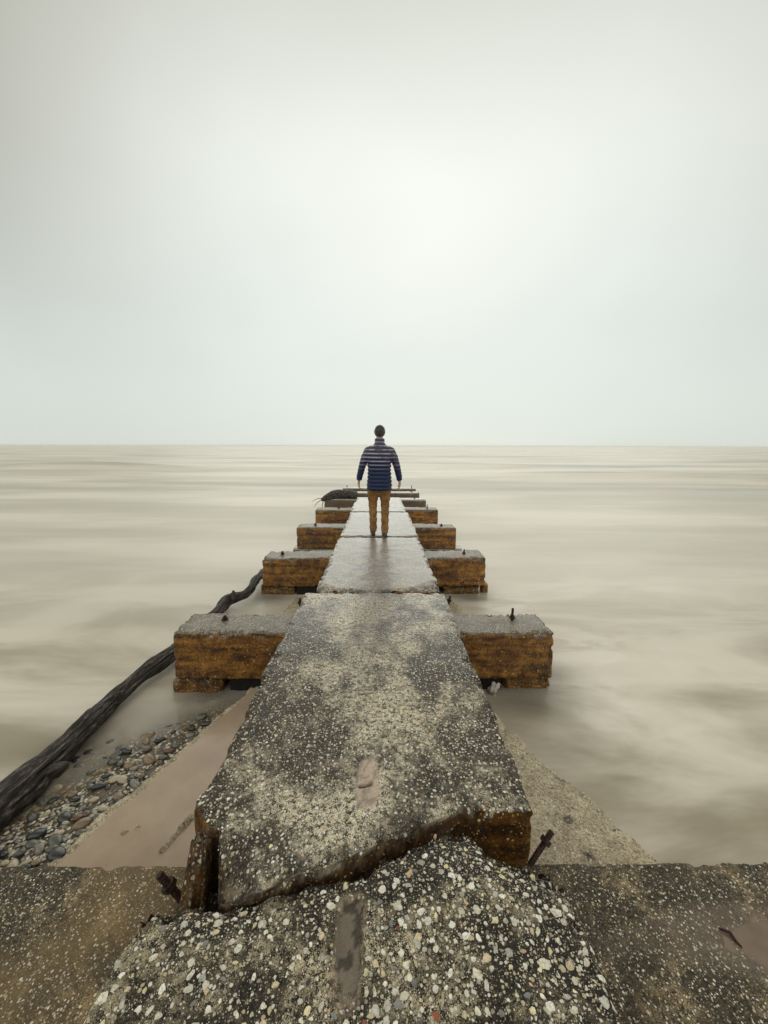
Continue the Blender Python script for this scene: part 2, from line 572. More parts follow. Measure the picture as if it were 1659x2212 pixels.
def bed_z(x, y):
    x = np.asarray(x, float)
    y = np.asarray(y, float)
    # shelving up towards the camera and towards the footing on the left side
    d = rim_x(y) - x                       # distance out from the rim of the footing slab
    far = np.clip((y - 2.75) / 1.5, 0, 4)
    left = -.020 - .012 * np.clip(y - 1.3, 0, 1) - .13 * far - (.01 + .045 * np.clip((y - 1.6) / .9, 0, 1)) * np.clip((d - .15) / .5, 0, 1) - .16 * np.clip((d - .85) / .6, 0, 6)
    right = -.45 - .15 * np.clip(y - 1, 0, 10)
    k = 1 / (1 + np.exp(-(x + .3) * 6))
    z = left * (1 - k) + right * k
    return np.maximum(z, -3.0)


WATER_Z = -.055

# ------------------------------------------------------------------ setting: bed, water
def grid_mesh(name, xs, ys, zf, mat):
    X, Y = np.meshgrid(xs, ys, indexing='ij')
    Z = zf(X.ravel(), Y.ravel())
    V = np.stack([X.ravel(), Y.ravel(), Z], 1)
    nx, ny = len(xs), len(ys)
    I, J = np.meshgrid(np.arange(nx - 1), np.arange(ny - 1), indexing='ij')
    I, J = I.ravel(), J.ravel()
    q = np.stack([I * ny + J, (I + 1) * ny + J, (I + 1) * ny + J + 1, I * ny + J + 1], 1)
    return V, q


def bed_full(x, y):
    p = np.stack([x, y, x * 0], 1)
    return bed_z(x, y) + .012 * fbm(p, 5, 4, 3)


M['bed'] = simple('wet_sand_and_grit', (.05, .038, .022), (.17, .13, .085), 45, .45, 0, .8, dist=.01)
V, q = grid_mesh('lake_bed', np.concatenate([[-300, -80, -20, -8], np.arange(-5, 5, .06), [8, 20, 80, 300]]),
                 np.concatenate([np.arange(-6, 0, .5), np.arange(0, 7, .06), np.arange(7, 30, 1.5), [60, 200, 600]]), bed_full, None)
bed = mesh_obj('ground', V, q, M['bed'])
bed['kind'] = 'structure'


def water_z(x, y):
    d = np.hypot(x, y)
    p = np.stack([x * .16, y * .55, x * 0], 1)
    far = np.clip((d - 14) / 30, 0, 1) * np.clip((400 - d) / 200, 0, 1)
    z = .015 * fbm(p, .5, 2, 40) * np.clip((d - 4) / 8, 0, 1)
    z = z + far * .16 * fbm(np.stack([x * .035, y * .12, x * 0], 1), 1.0, 3, 60)
    # the two low rollers that stand out in the photo
    for (cx, cy, wx, wy, a) in ((20, 27, 14, 1.5, .50), (-30, 38, 14, 2.0, .55), (-9, 24, 8, 2.0, .12), (3, 45, 30, 3, .2)):
        yy = (y - cy + .06 * (x - cx))
        z = z + a * np.exp(-((x - cx) / wx) ** 2) * np.exp(-(yy / wy) ** 2)
    return WATER_Z + z


rows = np.concatenate([np.arange(-6, .6, .6), np.arange(.6, 8, .05), 8 * np.power(1.013, np.arange(0, 250)), [240, 300, 400, 600, 1000, 2000, 5000, 12000]])
nc = 280
tt = np.linspace(-1, 1, nc)
tt = np.sign(tt) * (np.abs(tt) ** 1.8)
halfw = np.maximum(9, rows * 3.4 + 6)
X = tt[:, None] * halfw[None, :]
Y = np.repeat(rows[None, :], nc, 0)
xf, yf = X.ravel(), Y.ravel()
zf = water_z(xf, yf)
I, J = np.meshgrid(np.arange(nc - 1), np.arange(len(rows) - 1), indexing='ij')
I, J = I.ravel(), J.ravel()
ny = len(rows)
q = np.stack([I * ny + J, (I + 1) * ny + J, (I + 1) * ny + J + 1, I * ny + J + 1], 1)
dep = np.clip(WATER_Z - bed_z(xf, yf), 0, 5)
# silt thins out in the lee of the pedestals and the log, where one sees a little into the water
clear = np.exp(-dep / .075)
for (cx, cy, rx, ry, a) in ((-1.55, 3.45, .45, .30, .75), (1.45, 3.42, .5, .28, .6), (1.5, 5.82, .35, .25, .6), (-1.6, 5.8, .35, .25, .6), (1.85, 3.75, .25, .25, .5), (-.95, 3.1, .3, .5, .5)):
    clear = np.maximum(clear, a * np.exp(-((xf - cx) / rx) ** 2 - ((yf - cy) / ry) ** 2))
# churned-up pale froth lying round the pedestals and along the right flank
mist = np.zeros_like(clear)
for (cx, cy, rx, ry, a) in ((2.1, 3.35, .5, .45, .9), (1.75, 5.6, .6, .4, .9), (-2.0, 5.6, .5, .4, .6), (1.2, 4.9, .35, .6, .8), (2.3, 3.0, .9, .35, .5), (1.9, 8.0, .6, .5, .6), (-2.1, 3.3, .3, .5, .4), (2.6, 4.2, .8, .6, .6)):
    mist = np.maximum(mist, a * np.exp(-((xf - cx) / rx) ** 2 - ((yf - cy) / ry) ** 2))
att = np.stack([clear, mist, clear, np.ones_like(clear)], 1)

m, gg, b, out = new_mat('silty_lake_water')
M['water'] = m
geo = gg.n('ShaderNodeNewGeometry')
pos = geo.outputs['Position']
s1 = gg.noise(gg.mapping(pos, (.42, 1.15, 1), rot=(0, 0, .75)), .8, 5, .55, .55)
s2 = gg.noise(gg.mapping(pos, (.05, .22, 1)), 1.0, 5, .6)
sepw = gg.n('ShaderNodeSeparateXYZ')
gg.link(pos, sepw.inputs[0])
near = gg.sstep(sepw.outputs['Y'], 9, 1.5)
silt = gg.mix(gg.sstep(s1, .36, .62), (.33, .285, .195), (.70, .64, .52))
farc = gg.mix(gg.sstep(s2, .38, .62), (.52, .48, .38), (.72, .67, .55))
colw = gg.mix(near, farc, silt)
swell_shade = gg.noise(gg.mapping(pos, (.022, .085, 1), loc=(3.1, .4, 0)), 1.0, 3, .45, .5)
dist_m = gg.math('MULTIPLY', gg.sstep(sepw.outputs['Y'], 11, 22), gg.sstep(sepw.outputs['Y'], 160, 60))
colw = gg.mix(gg.math('MULTIPLY', gg.math('MULTIPLY', gg.sstep(swell_shade, .52, .70), dist_m), .7), colw, (.27, .245, .185))  # shaded sides of the swells, painted as dark bands in the water colour
foam = gg.noise(gg.mapping(pos, (.06, .5, 1)), 1.0, 6, .7)
fdist = gg.sstep(sepw.outputs['Y'], 14, 60)
colw = gg.mix(gg.math('MULTIPLY', gg.math('MULTIPLY', gg.sstep(foam, .56, .70), fdist), .8), colw, (.82, .80, .74))
atw = gg.n('ShaderNodeAttribute', attribute_name='clear')
sw = gg.n('ShaderNodeSeparateColor')
gg.link(atw.outputs['Color'], sw.inputs[0])
fr1 = gg.noise(gg.mapping(pos, (1.2, 2.2, 1), rot=(0, 0, .7)), 1.5, 5, .58, .4)
colw = gg.mix(gg.math('MULTIPLY', sw.outputs[1], gg.sstep(fr1, .40, .62)), colw, (.80, .75, .64))
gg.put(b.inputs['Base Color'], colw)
b.inputs['Roughness'].default_value = .4
b.inputs['IOR'].default_value = 1.33
bm = gg.n('ShaderNodeBump')
bm.inputs['Strength'].default_value = .22
bm.inputs['Distance'].default_value = .06
gg.link(gg.noise(gg.mapping(pos, (.8, 1.8, 1)), 1.1, 3, .5), bm.inputs['Height'])
gg.link(bm.outputs[0], b.inputs['Normal'])
at = gg.n('ShaderNodeAttribute', attribute_name='clear')
tr = gg.n('ShaderNodeBsdfTransparent')
tr.inputs[0].default_value = (.93, .88, .74, 1)
gls = gg.n('ShaderNodeBsdfGlossy')
gls.inputs['Roughness'].default_value = .12
fr = gg.n('ShaderNodeFresnel')
fr.inputs['IOR'].default_value = 1.33
ms0 = gg.n('ShaderNodeMixShader')
gg.link(fr.outputs[0], ms0.inputs[0])
gg.link(tr.outputs[0], ms0.inputs[1])
gg.link(gls.outputs[0], ms0.inputs[2])
ms = gg.n('ShaderNodeMixShader')
gg.link(gg.math('MINIMUM', sw.outputs[0], .94), ms.inputs[0])
gg.link(b.outputs[0], ms.inputs[1])
gg.link(ms0.outputs[0], ms.inputs[2])
gg.link(ms.outputs[0], out.inputs['Surface'])
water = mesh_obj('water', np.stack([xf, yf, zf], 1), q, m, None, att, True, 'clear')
water['kind'] = 'structure'


# ------------------------------------------------------------------ pier: crossbeams with bolts
def tube(path, radii, seg=10, cap=True):
    V, Fc = [], []
    prev = None
    for i, p in enumerate(path):
        p = Vector(p)
        a = Vector(path[min(i + 1, len(path) - 1)]) - Vector(path[max(i - 1, 0)])
        a.normalize()
        ref = Vector((0, 0, 1)) if abs(a.z) < .9 else Vector((1, 0, 0))
        if prev is None:
            u_ = a.cross(ref).normalized()
        else:
            u_ = (prev - a * prev.dot(a)).normalized()
        prev = u_
        v_ = a.cross(u_)
        for k in range(seg):
            t = 2 * math.pi * k / seg
            V.append(p + (u_ * math.cos(t) + v_ * math.sin(t)) * radii[i])
    n = len(path)
    for i in range(n - 1):
        for k in range(seg):
            k2 = (k + 1) % seg
            Fc.append((i * seg + k, i * seg + k2, (i + 1) * seg + k2, (i + 1) * seg + k))
    if cap:
        Fc.append(tuple(range(seg))[::-1])
        Fc.append(tuple((n - 1) * seg + k for k in range(seg)))
    return V, Fc


def merge(parts):
    V, Fc = [], []
    for v, f_ in parts:
        b0 = len(V)
        V += [tuple(x) for x in v]
        Fc += [tuple(i + b0 for i in ff) for ff in f_]
    return V, Fc


def bolt(base, top, r, nut_at, parent, nut_r=None, washer=True):
    """threaded rod (part) with its nut and washer (sub-parts)"""
    base, top = Vector(base), Vector(top)
    ax = (top - base)
    L = ax.length
    n = max(8, int(L / (r * .45)))
    path = [base + ax * i / n for i in range(n + 1)]
    rad = [r * (1.0 if i % 2 else .86) for i in range(n + 1)]
    v, f_ = tube([p - base for p in path], rad, 10)
    o = mesh_obj('bolt', v, f_, M['iron'], None, smooth=False)
    o.location = base - Vector(parent.location)
    o.parent = parent
    nr = nut_r or r * 2.0
    c = ax * nut_at
    axn = ax.normalized()
    v, f_ = tube([c - axn * r * .9, c - axn * r * .8, c + axn * r * .8, c + axn * r * .9], [nr * .9, nr, nr, nr * .9], 6)
    nu = mesh_obj('nut', v, f_, M['iron'], o, smooth=False)
    if washer:
        c2 = c - axn * r * 1.25
        v, f_ = tube([c2 - axn * .004, c2 + axn * .004], [nr * 1.55, nr * 1.55], 14)
        mesh_obj('washer', v, f_, M['iron'], o, smooth=False)
    return o


ZB = .55           # top of the crossbeams
BH = .46           # their height
ZS = .85           # walking surface of the deck slabs
beams = [
    # y front, depth, x left, x right, label, bolt px (left x, right x, height)
    (.76, .69, -2.35, 2.30, 'broad speckled concrete crossbeam across the bottom of the picture, a puddle on its right half'),
    (3.46, .43, -1.88, 1.71, 'biggest rust-sided crossbeam in full view, the driftwood log passing behind its left end'),
    (5.85, .47, -1.78, 1.72, 'rust-sided concrete crossbeam second up from the pebbles, behind the largest free-ended one'),
    (8.07, .47, -1.73, 1.69, 'brown concrete crossbeam just in front of the walking person, thin ledge sticking out below'),
    (10.40, .50, -1.72, 1.65, 'brown concrete crossbeam right below the ragged driftwood stump'),
    (12.53, .50, -1.79, 1.57, 'crossbeam carrying the ragged driftwood stump on its left half'),
    (14.38, .50, -1.68, 1.54, 'thin dark-faced crossbeam, second farthest one out in the lake'),
    (15.99, .48, -1.54, 1.55, 'shortest-looking, farthest crossbeam at the lake end of the pier'),
]
bolts = {1: ((-1.50, .035, 0), (1.40, .12, .0)), 2: ((-1.52, .045, 0), (1.42, .075, 0)), 3: ((-1.36, .05, 0), (1.40, .05, 0)),
         4: ((-1.1, .03, 0), (1.37, .10, 0)), 5: ((-.95, .03, 0), (1.2, .04, 0)), 6: ((-1.45, .10, 0), (1.25, .06, 0)), 7: ((-1.36, .09, 0), (1.38, .12, 0))}
PUD = (2.05, 1.13)     # puddle hollow on the near crossbeam


def beam0_patch(p, tint, nrm):
    x, y = p[:, 0], p[:, 1]
    top = nrm[:, 2] > .7
    nn = fbm(p, 6, 3, 77)
    e = ((x - 1.80) / .66) ** 2 + ((y - (1.165 - .03 * (x - 1.7))) / .10) ** 2 + .55 * nn
    k = np.clip(1.15 - e, 0, 1)
    k = k * k * (3 - 2 * k)
    p = p.copy()
    p[:, 2] -= np.where(top, .02 * k, 0)
    f_ = np.where(top, np.clip(k * .8, 0, .8), 0)
    halo = np.where(top, np.clip(2.0 - e, 0, 1) * .35, 0)
    a = np.maximum(f_, halo)
    tint[:, :3] = (.33, .255, .19)
    tint[:, 3] = a
    # golden stain on the left half
    st = np.where(top & (x < 0), np.clip(.5 + .9 * fbm(p, 2.2, 3, 31) - ((x + 1.0) / .75) ** 2 * .5, 0, .42), 0)
    tint[:, :3] = np.where((st > a)[:, None], (.42, .28, .11), tint[:, :3])
    tint[:, 3] = np.maximum(a, st * .75)
    return p, tint


beam_objs = []
for i, (yf_, dp, xl, xr, lab) in enumerate(beams):
    z1 = ZB - (0 if i < 5 else .01 * (i - 4))
    if i == 0:
        o = block('concrete_crossbeam', xl, xr, yf_, yf_ + dp, z1 - BH, z1, M['beam_near'], res=.012, r=.02, amp=.004, chip=.014, seed=3, patch=beam0_patch,
                  stones=[(2600, (-1.9, -.55, .8, 1.41, 1.2), .002, .0075), (1500, (.6, 1.9, .8, 1.41, 1.2), .002, .0075)],
                  avoid=lambda x, y, r0: (x > 1.25 and y > 1.04 and y < 1.3))
    elif i < 5:
        bow = (lambda s: (lambda p, lo, hi: p + np.stack([p[:, 0] * 0, .012 * np.sin(p[:, 0] * 2.2 + s), .006 * np.sin(p[:, 0] * 3 + s)], 1)))(i * 1.7)
        o = block('concrete_crossbeam', xl, xr, yf_, yf_ + dp, z1 - BH, z1, M['beam'], res=(.016, .013, .018, .025, .035)[i], r=.02, amp=.003, chip=.045, seed=10 + i, warp=bow,
                  stones=([(700, (xl, xr, yf_, yf_ + dp, 1.2), .003, .008)] if i == 1 else []) + [((5200, 3000, 1800, 1000)[i - 1], (xl, xr, z1 - BH, z1 - .02, yf_ - .3), .004, .013 + .002 * i, 'front')])
    else:
        o = block('concrete_crossbeam', xl, xr, yf_, yf_ + dp, z1 - BH, z1, M['beam_far'], res=.05, r=.03, amp=.003, chip=.03, seed=10 + i)
    tag(o, lab, 'crossbeam', 'concrete crossbeams under the pier deck')
    beam_objs.append(o)
    if i:
        o.rotation_euler = (0, (.004, -.005, .003, -.006, .008, -.004, .006)[i - 1], (.004, -.007, .008, -.006, .012, -.01, .006)[i - 1])
    if i in bolts:
        (xa, ha, _), (xb, hb, _) = bolts[i]
        yc = yf_ + dp * (.62 if i == 1 else .5)
        bolt((xa, yc, z1 - .02), (xa + .003, yc, z1 + ha + .01), .013, .62, o, .022)
        bolt((xb, yc, z1 - .02), (xb + .006, yc + .002, z1 + hb), .013, .42 if hb > .06 else .6, o, .022)

# puddle lying in the hollow of the near crossbeam
m, gg, b, out = new_mat('shallow_brown_puddle')
M['puddle'] = m
M['puddle_dark'] = simple('dark_shallow_puddle', (.15, .105, .07), (.20, .145, .10), 5, .12, 0, .02)
geo = gg.n('ShaderNodeNewGeometry')
pn = gg.noise(geo.outputs['Position'], 3.0, 4, .6)
gg.put(b.inputs['Base Color'], gg.mix(gg.sstep(pn, .3, .7), (.40, .305, .215), (.48, .375, .27)))
b.inputs['Roughness'].default_value = .13
b.inputs['IOR'].default_value = 1.33


def blob_sheet(name, pts, z, mat, parent):
    me = bpy.data.meshes.new(name)
    V = [(x, y, z) for x, y in pts] + [(x * 1.0, y * 1.0, z - .004) for x, y in pts]
    n = len(pts)
    Fc = [tuple(range(n)), tuple(range(n, 2 * n))[::-1]] + [(k, k + n, (k + 1) % n + n, (k + 1) % n) for k in range(n)]
    o = mesh_obj(name, V, Fc, mat, None, smooth=False)
    adopt(o, parent)
    return o


b0 = beam_objs[0]
pts = [(1.72 + .56 * math.cos(t), 1.165 + .15 * math.sin(t)) for t in np.linspace(0, 2 * math.pi, 40, endpoint=False)]
blob_sheet('puddle', pts, ZB - .0105, M['puddle_dark'], b0)
pp = [P(1556, 2003, ZB - .004), P(1580, 2012, ZB - .002), P(1592, 2030, ZB - .003), P(1606, 2044, ZB - .008)]
v, f_ = tube([p for p in pp], [.003, .006, .005, .002], 7)
tw = mesh_obj('twig', v, f_, M['iron'])
recenter(tw)
tag(tw, 'small dark twig lying in the puddle on the near crossbeam', 'twig')

# bent anchor rods sticking up beside the first slab
p0, p1 = P(404, 1948, ZB), None
bp = P(402, 1952, ZB - .02)
bolt(bp, Py(346, 1890, bp.y - .02), .0145, .62, b0, .026, washer=False)
bp = P(1140, 1878, ZB - .02)
bolt(bp, Py(1195, 1794, bp.y + .06), .0125, .74, b0, .024, washer=False)


# ------------------------------------------------------------------ pier: deck slabs
def along(pts_px, z):
    w_ = [P(a, b_, z) for a, b_ in pts_px]
    return interp([(v.x, v.y) for v in w_])


edge1 = along([(425, 1790), (455, 1925), (480, 1940), (560, 1928), (700, 1880), (850, 1812), (930, 1778), (1000, 1757), (1080, 1752), (1150, 1750)], ZS)
edge0 = along([(290, 1985), (345, 1962), (450, 1950), (560, 1945), (650, 1915), (720, 1888), (850, 1842), (920, 1808), (1010, 1795), (1040, 1815), (1080, 1852), (1130, 1864), (1185, 1885), (1210, 1900)], ZS - .012)


def remap_y(p, lo, hi, near=None, far=None, wob=.012, seed=0, jag=.0):
    p = p.copy()
    t = np.clip((p[:, 1] - lo[1]) / (hi[1] - lo[1]), -.05, 1.05)
    q_ = np.stack([p[:, 0], p[:, 1] * 0, p[:, 2] * .6], 1)
    a = near(p[:, 0]) if near else lo[1] + 0 * t
    b_ = far(p[:, 0]) if far else hi[1] + 0 * t
    # keep most of the slab unsqueezed, bend only the last 40 cm
    span = .4
    yn = p[:, 1]
    if near:
        k = np.clip(1 - (yn - lo[1]) / span, 0, 1)
        p[:, 1] += (a - lo[1]) * k + jag * fbm(q_, 9, 3, seed) * k ** 3
    if far:
        k = np.clip(1 - (hi[1] - yn) / span, 0, 1)
        p[:, 1] += (b_ - hi[1]) * k + jag * fbm(q_, 9, 3, seed + 4) * k ** 3
    # ragged long sides
    side = np.clip((np.abs(p[:, 0] - (lo[0] + hi[0]) / 2) - (hi[0] - lo[0]) * .3) / ((hi[0] - lo[0]) * .2), 0, 1)
    sgn = np.sign(p[:, 0] - (lo[0] + hi[0]) / 2)
    r_ = np.stack([sgn * 3, p[:, 1], p[:, 2] * .4], 1)
    p[:, 0] += side * wob * fbm(r_, 3.0, 4, seed + 9)
    return p


slab_labels = [
    'nearest deck slab at the bottom centre, studded with big pebbles, its far end broken into a hump',
    'long speckled deck slab with a cracked mortar patch, between the broken near slab and the big rust-sided beam',
    'wet shining deck slab whose near edge is crumbled, just before the feet of the walking person',
    'wet pale smooth deck slab on which the person walks, below the legs',
    'farthest wet pale deck slab, ending behind the legs of the person',
]


def rrect(x, y, cx, cy, hx, hy):
    dx = np.abs(x - cx) / hx
    dy = np.abs(y - cy) / hy
    return np.maximum((dx ** 4 + dy ** 4), 0)


# slab 0
S0C = P(757, 2035, ZS)
S0A, S0B = P(764, 1950, ZS), P(750, 2135, ZS)


def patch0(p, tint, nrm):
    top = nrm[:, 2] > .6
    x, y = p[:, 0], p[:, 1]
    # high in the middle, worn down to the broken rim
    cx = x - np.interp(y, [S0B.y, S0A.y], [S0B.x, S0A.x])
    nn = fbm(p, 22, 3, 5)
    e = rrect(cx, y, 0, (S0A.y + S0B.y) / 2, .037, (S0A.y - S0B.y) / 2 + .012) + .5 * nn
    k = np.clip((1.3 - e) / .7, 0, 1)
    p = p.copy()
    p[:, 2] -= np.where(top, .016 * k, 0)
    rim = np.clip((2.6 - e) / 1.2, 0, 1)
    edge_k = np.exp(-((k - .45) / .18) ** 2) * (k > .1)
    mud = np.clip(.5 + fbm(p * np.array([1, .5, 1]), 40, 3, 12), 0, 1)[:, None]
    tint[:, :3] = np.where((k > .6)[:, None], (.20, .165, .125) * (1 - .65 * (mud > .62)), np.where((edge_k > .4)[:, None], (.045, .03, .02), (.34, .24, .17)))
    tint[:, 3] = np.where(top, np.maximum(k, rim * .5), 0)
    d = (1.5 - y) * 0
    # rounded worn end
    fe = edge0(x) - y
    p[:, 2] -= np.where(top, .03 * np.exp(-(np.clip(fe, 0, 1) / .06) ** 1.3), 0)
    return p, tint


def av0(x, y, r0):
    cx = x - np.interp(y, [S0B.y, S0A.y], [S0B.x, S0A.x])
    return abs(cx) < .045 + r0 * .5 and S0B.y - .03 < y < S0A.y + .02


def warp0(p, lo, hi):
    return remap_y(p, lo, hi, None, edge0, .012, 51, .02)


s = block('deck_slab', -.69, .685, .35, 1.25, ZB + .004, ZS - .005, M['slab_near'], res=.0085, r=.028, amp=.005, chip=.03, seed=50, warp=warp0, patch=patch0,
          stones=[(130, (-.69, .69, .72, 1.2, 1.3), .010, .020), (3600, (-.69, .69, .72, 1.45, 1.3), .0035, .021), (9000, (-.69, .69, .72, 1.45, 1.3), .0016, .0048)], avoid=av0)
tag(s, slab_labels[0], 'deck slab', 'concrete deck slabs of the pier')

S1A, S1B = P(797, 1640, ZS), P(795, 1742, ZS)
S1M = P(790, 1693, ZS)


def patch1(p, tint, nrm):
    top = nrm[:, 2] > .6
    x, y = p[:, 0], p[:, 1]
    nn = fbm(p, 22, 3, 8)
    e = rrect(x, y, (S1A.x + S1B.x) / 2, (S1A.y + S1B.y) / 2, .043, (S1A.y - S1B.y) / 2) + .2 * nn
    k = np.clip((1.5 - e) / .4, 0, 1)
    crack = np.exp(-((y - S1M.y - .004 * np.sin(x * 90)) / .004) ** 2) * (np.abs(x - S1M.x) < .033)
    p = p.copy()
    p[:, 2] -= np.where(top, .007 * k + .014 * crack, 0)
    mud = np.clip(.5 + fbm(p, 45, 3, 13), 0, 1)[:, None]
    cols = np.where((crack > .45)[:, None], np.array([(.01, .008, .006)]), np.array([(.56, .44, .34)]) * (1 - .35 * (mud > .72)))
    # smaller smear left of the patch
    e2 = ((x - P(728, 1648, ZS).x) / .04) ** 2 + ((y - P(728, 1648, ZS).y) / .035) ** 2 + .8 * nn
    k2 = np.clip(1.2 - e2, 0, 1) * .55
    tint[:, :3] = cols
    tint[:, 3] = np.where(top, np.maximum(k * .92, np.maximum(k2, crack)), 0)
    # the near left corner is broken off and slopes down
    cn = np.clip(1 - np.hypot((x + .60) * .8, y - 1.12) / .20, 0, 1)
    p[:, 2] -= np.where(nrm[:, 2] > .2, .15 * cn ** 1.15 * (1 + .35 * fbm(p, 14, 3, 4)), 0)
    kc = np.clip(cn * 2.5 - .3, 0, .6)
    tint[:, :3] = np.where((kc > 0)[:, None], (.30, .235, .13), tint[:, :3])
    tint[:, 3] = np.maximum(tint[:, 3], np.where(nrm[:, 2] > .2, kc, 0) * (fbm(p, 30, 2, 8) > -.2))
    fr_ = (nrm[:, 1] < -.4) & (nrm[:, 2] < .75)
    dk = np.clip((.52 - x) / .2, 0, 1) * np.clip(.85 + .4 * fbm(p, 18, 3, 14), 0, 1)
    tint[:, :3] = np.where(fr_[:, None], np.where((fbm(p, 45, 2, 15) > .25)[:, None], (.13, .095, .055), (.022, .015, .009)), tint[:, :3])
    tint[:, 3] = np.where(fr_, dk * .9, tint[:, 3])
    return p, tint


def av1(x, y, r0):
    return abs(x - (S1A.x + S1B.x) / 2) < .046 and S1B.y - .015 < y < S1A.y + .015


def warp1(p, lo, hi):
    p = remap_y(p, lo, hi, edge1, None, .016, 61, .012)
    kk = np.clip((1.43 - p[:, 1]) / .09, 0, 1) * np.clip((-.42 - p[:, 0]) / .22, 0, 1)
    p[:, 0] += .095 * kk
    # face under the broken edge leans back a little
    dz = np.clip((hi[2] - p[:, 2]) / (hi[2] - lo[2]), 0, 1)
    k = np.clip(1 - (p[:, 1] - edge1(p[:, 0])) / .1, 0, 1)
    p[:, 1] += .03 * dz * k * np.clip(p[:, 0] + .1, 0, 1)
    return p


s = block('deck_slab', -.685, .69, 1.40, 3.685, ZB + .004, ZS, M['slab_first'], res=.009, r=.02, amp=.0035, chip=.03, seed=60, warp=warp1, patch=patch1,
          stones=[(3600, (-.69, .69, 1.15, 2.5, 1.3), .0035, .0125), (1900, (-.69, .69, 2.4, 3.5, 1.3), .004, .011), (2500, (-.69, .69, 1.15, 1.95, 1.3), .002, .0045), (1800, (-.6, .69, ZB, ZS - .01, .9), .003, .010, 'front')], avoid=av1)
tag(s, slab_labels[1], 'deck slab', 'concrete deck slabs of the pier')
jl = {2: ((3.745, 6.01), .015), 3: ((6.075, 8.33), .03), 4: ((8.39, 10.78), .045)}
for i, ((ya, yb), rs) in jl.items():
    nearf = [interp([(-.7, -.02), (-.45, .03), (-.1, -.035), (.15, -.02), (.4, .05), (.7, -.03)]), interp([(-.7, 0), (0, .02), (.3, -.02), (.7, .03)]), None][i - 2]
    nf = (lambda fn, y0_: (lambda x: y0_ + fn(x)))(nearf, ya) if nearf else None
    crumble = None
    if i == 2:
        def crumble(p, tint, nrm):
            top = nrm[:, 2] > .5
            x, y = p[:, 0], p[:, 1]
            # near corners have spalled away, aggregate showing
            c = np.clip(1 - (y - 3.70) / (.10 + .32 * np.clip((np.abs(x) - .35) / .35, 0, 1)), 0, 1)
            c = c * np.clip(np.abs(x + .05) * 1.7, .15, 1)
            rough_ = fbm(p, 30, 3, 9)
            p = p.copy()
            p[:, 2] -= np.where(top, .06 * c * (1 + .9 * rough_), 0)
            tint[:, :3] = np.where((rough_ > .15)[:, None], (.30, .23, .14), (.05, .036, .02))
            tint[:, 3] = np.where(top, np.clip(c * 1.3 + rough_ * .4, 0, 1) * (c > .12) * .6, 0)
            return p, tint
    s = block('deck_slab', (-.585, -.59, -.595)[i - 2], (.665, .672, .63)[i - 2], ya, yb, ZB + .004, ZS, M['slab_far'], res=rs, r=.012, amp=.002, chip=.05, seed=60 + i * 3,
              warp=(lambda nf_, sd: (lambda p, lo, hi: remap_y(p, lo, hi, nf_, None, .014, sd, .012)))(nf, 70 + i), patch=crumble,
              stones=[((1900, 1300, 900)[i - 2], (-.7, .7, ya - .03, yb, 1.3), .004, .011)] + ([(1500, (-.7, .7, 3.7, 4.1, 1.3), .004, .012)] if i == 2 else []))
    tag(s, slab_labels[i], 'deck slab', 'concrete deck slabs of the pier')

# short rods at the joint over the big rust-sided beam
b1 = beam_objs[1]
bolt((-.755, 3.80, ZB - .02), (-.76, 3.80, ZB + .19), .013, .8, b1, .026, washer=False)
bolt((.74, 3.82, ZB - .02), (.79, 3.85, ZB + .2), .013, .8, b1, .024, washer=False)

# broken-off corner rock wedged under the first slab
def rock(name, c, s_, mat, seed, rot=(0, 0, 0), n=26, rough=.22, label=None, cat=None, group=None, vertical=False):
    u_, v_ = np.meshgrid(np.linspace(0, 2 * np.pi, n * 2, endpoint=False), np.linspace(0, np.pi, n), indexing='ij')
    p = np.stack([np.cos(u_) * np.sin(v_), np.sin(u_) * np.sin(v_), np.cos(v_)], -1).reshape(-1, 3)
    p = np.sign(p) * np.abs(p) ** .75
    p = p * (1 + rough * fbm(p, 1.6, 4, seed))[:, None]
    fine = fbm(p * np.array([4, 4, 1.0 if vertical else 4]), 1.5, 3, seed + 3)
    p = p * (1 + .06 * fine)[:, None]
    p = p * np.array(s_)
    Mx = np.array(Matrix.Rotation(rot[2], 3, 'Z') @ Matrix.Rotation(rot[1], 3, 'Y') @ Matrix.Rotation(rot[0], 3, 'X'))
    p = p @ Mx.T
    nu = n * 2
    I, J = np.meshgrid(np.arange(nu), np.arange(n - 1), indexing='ij')
    I, J = I.ravel(), J.ravel()
    q = np.stack([I * n + J, I * n + J + 1, ((I + 1) % nu) * n + J + 1, ((I + 1) % nu) * n + J], 1)
    o = mesh_obj(name, p, q, mat, None, np.zeros((len(p), 4)))
    o.location = c
    if label:
        tag(o, label, cat, group)
    return o


rock('broken_concrete_chunk', (-.618, 1.285, .675), (.045, .085, .16), M['chunk'], 5, (R(-14), R(6), R(8)), 34, .25,
     'rusty broken concrete chunk wedged upright at the near left corner of the long speckled slab', 'concrete chunk', vertical=True)
rock('concrete_fragment', Py(1068, 1487, 3.43), (.035, .03, .06), M['pale_stone'], 9, (R(15), R(24), 0), 14, .5,
     'pale jagged fragment in the dark gap under the right side of the big crossbeam', 'fragment')

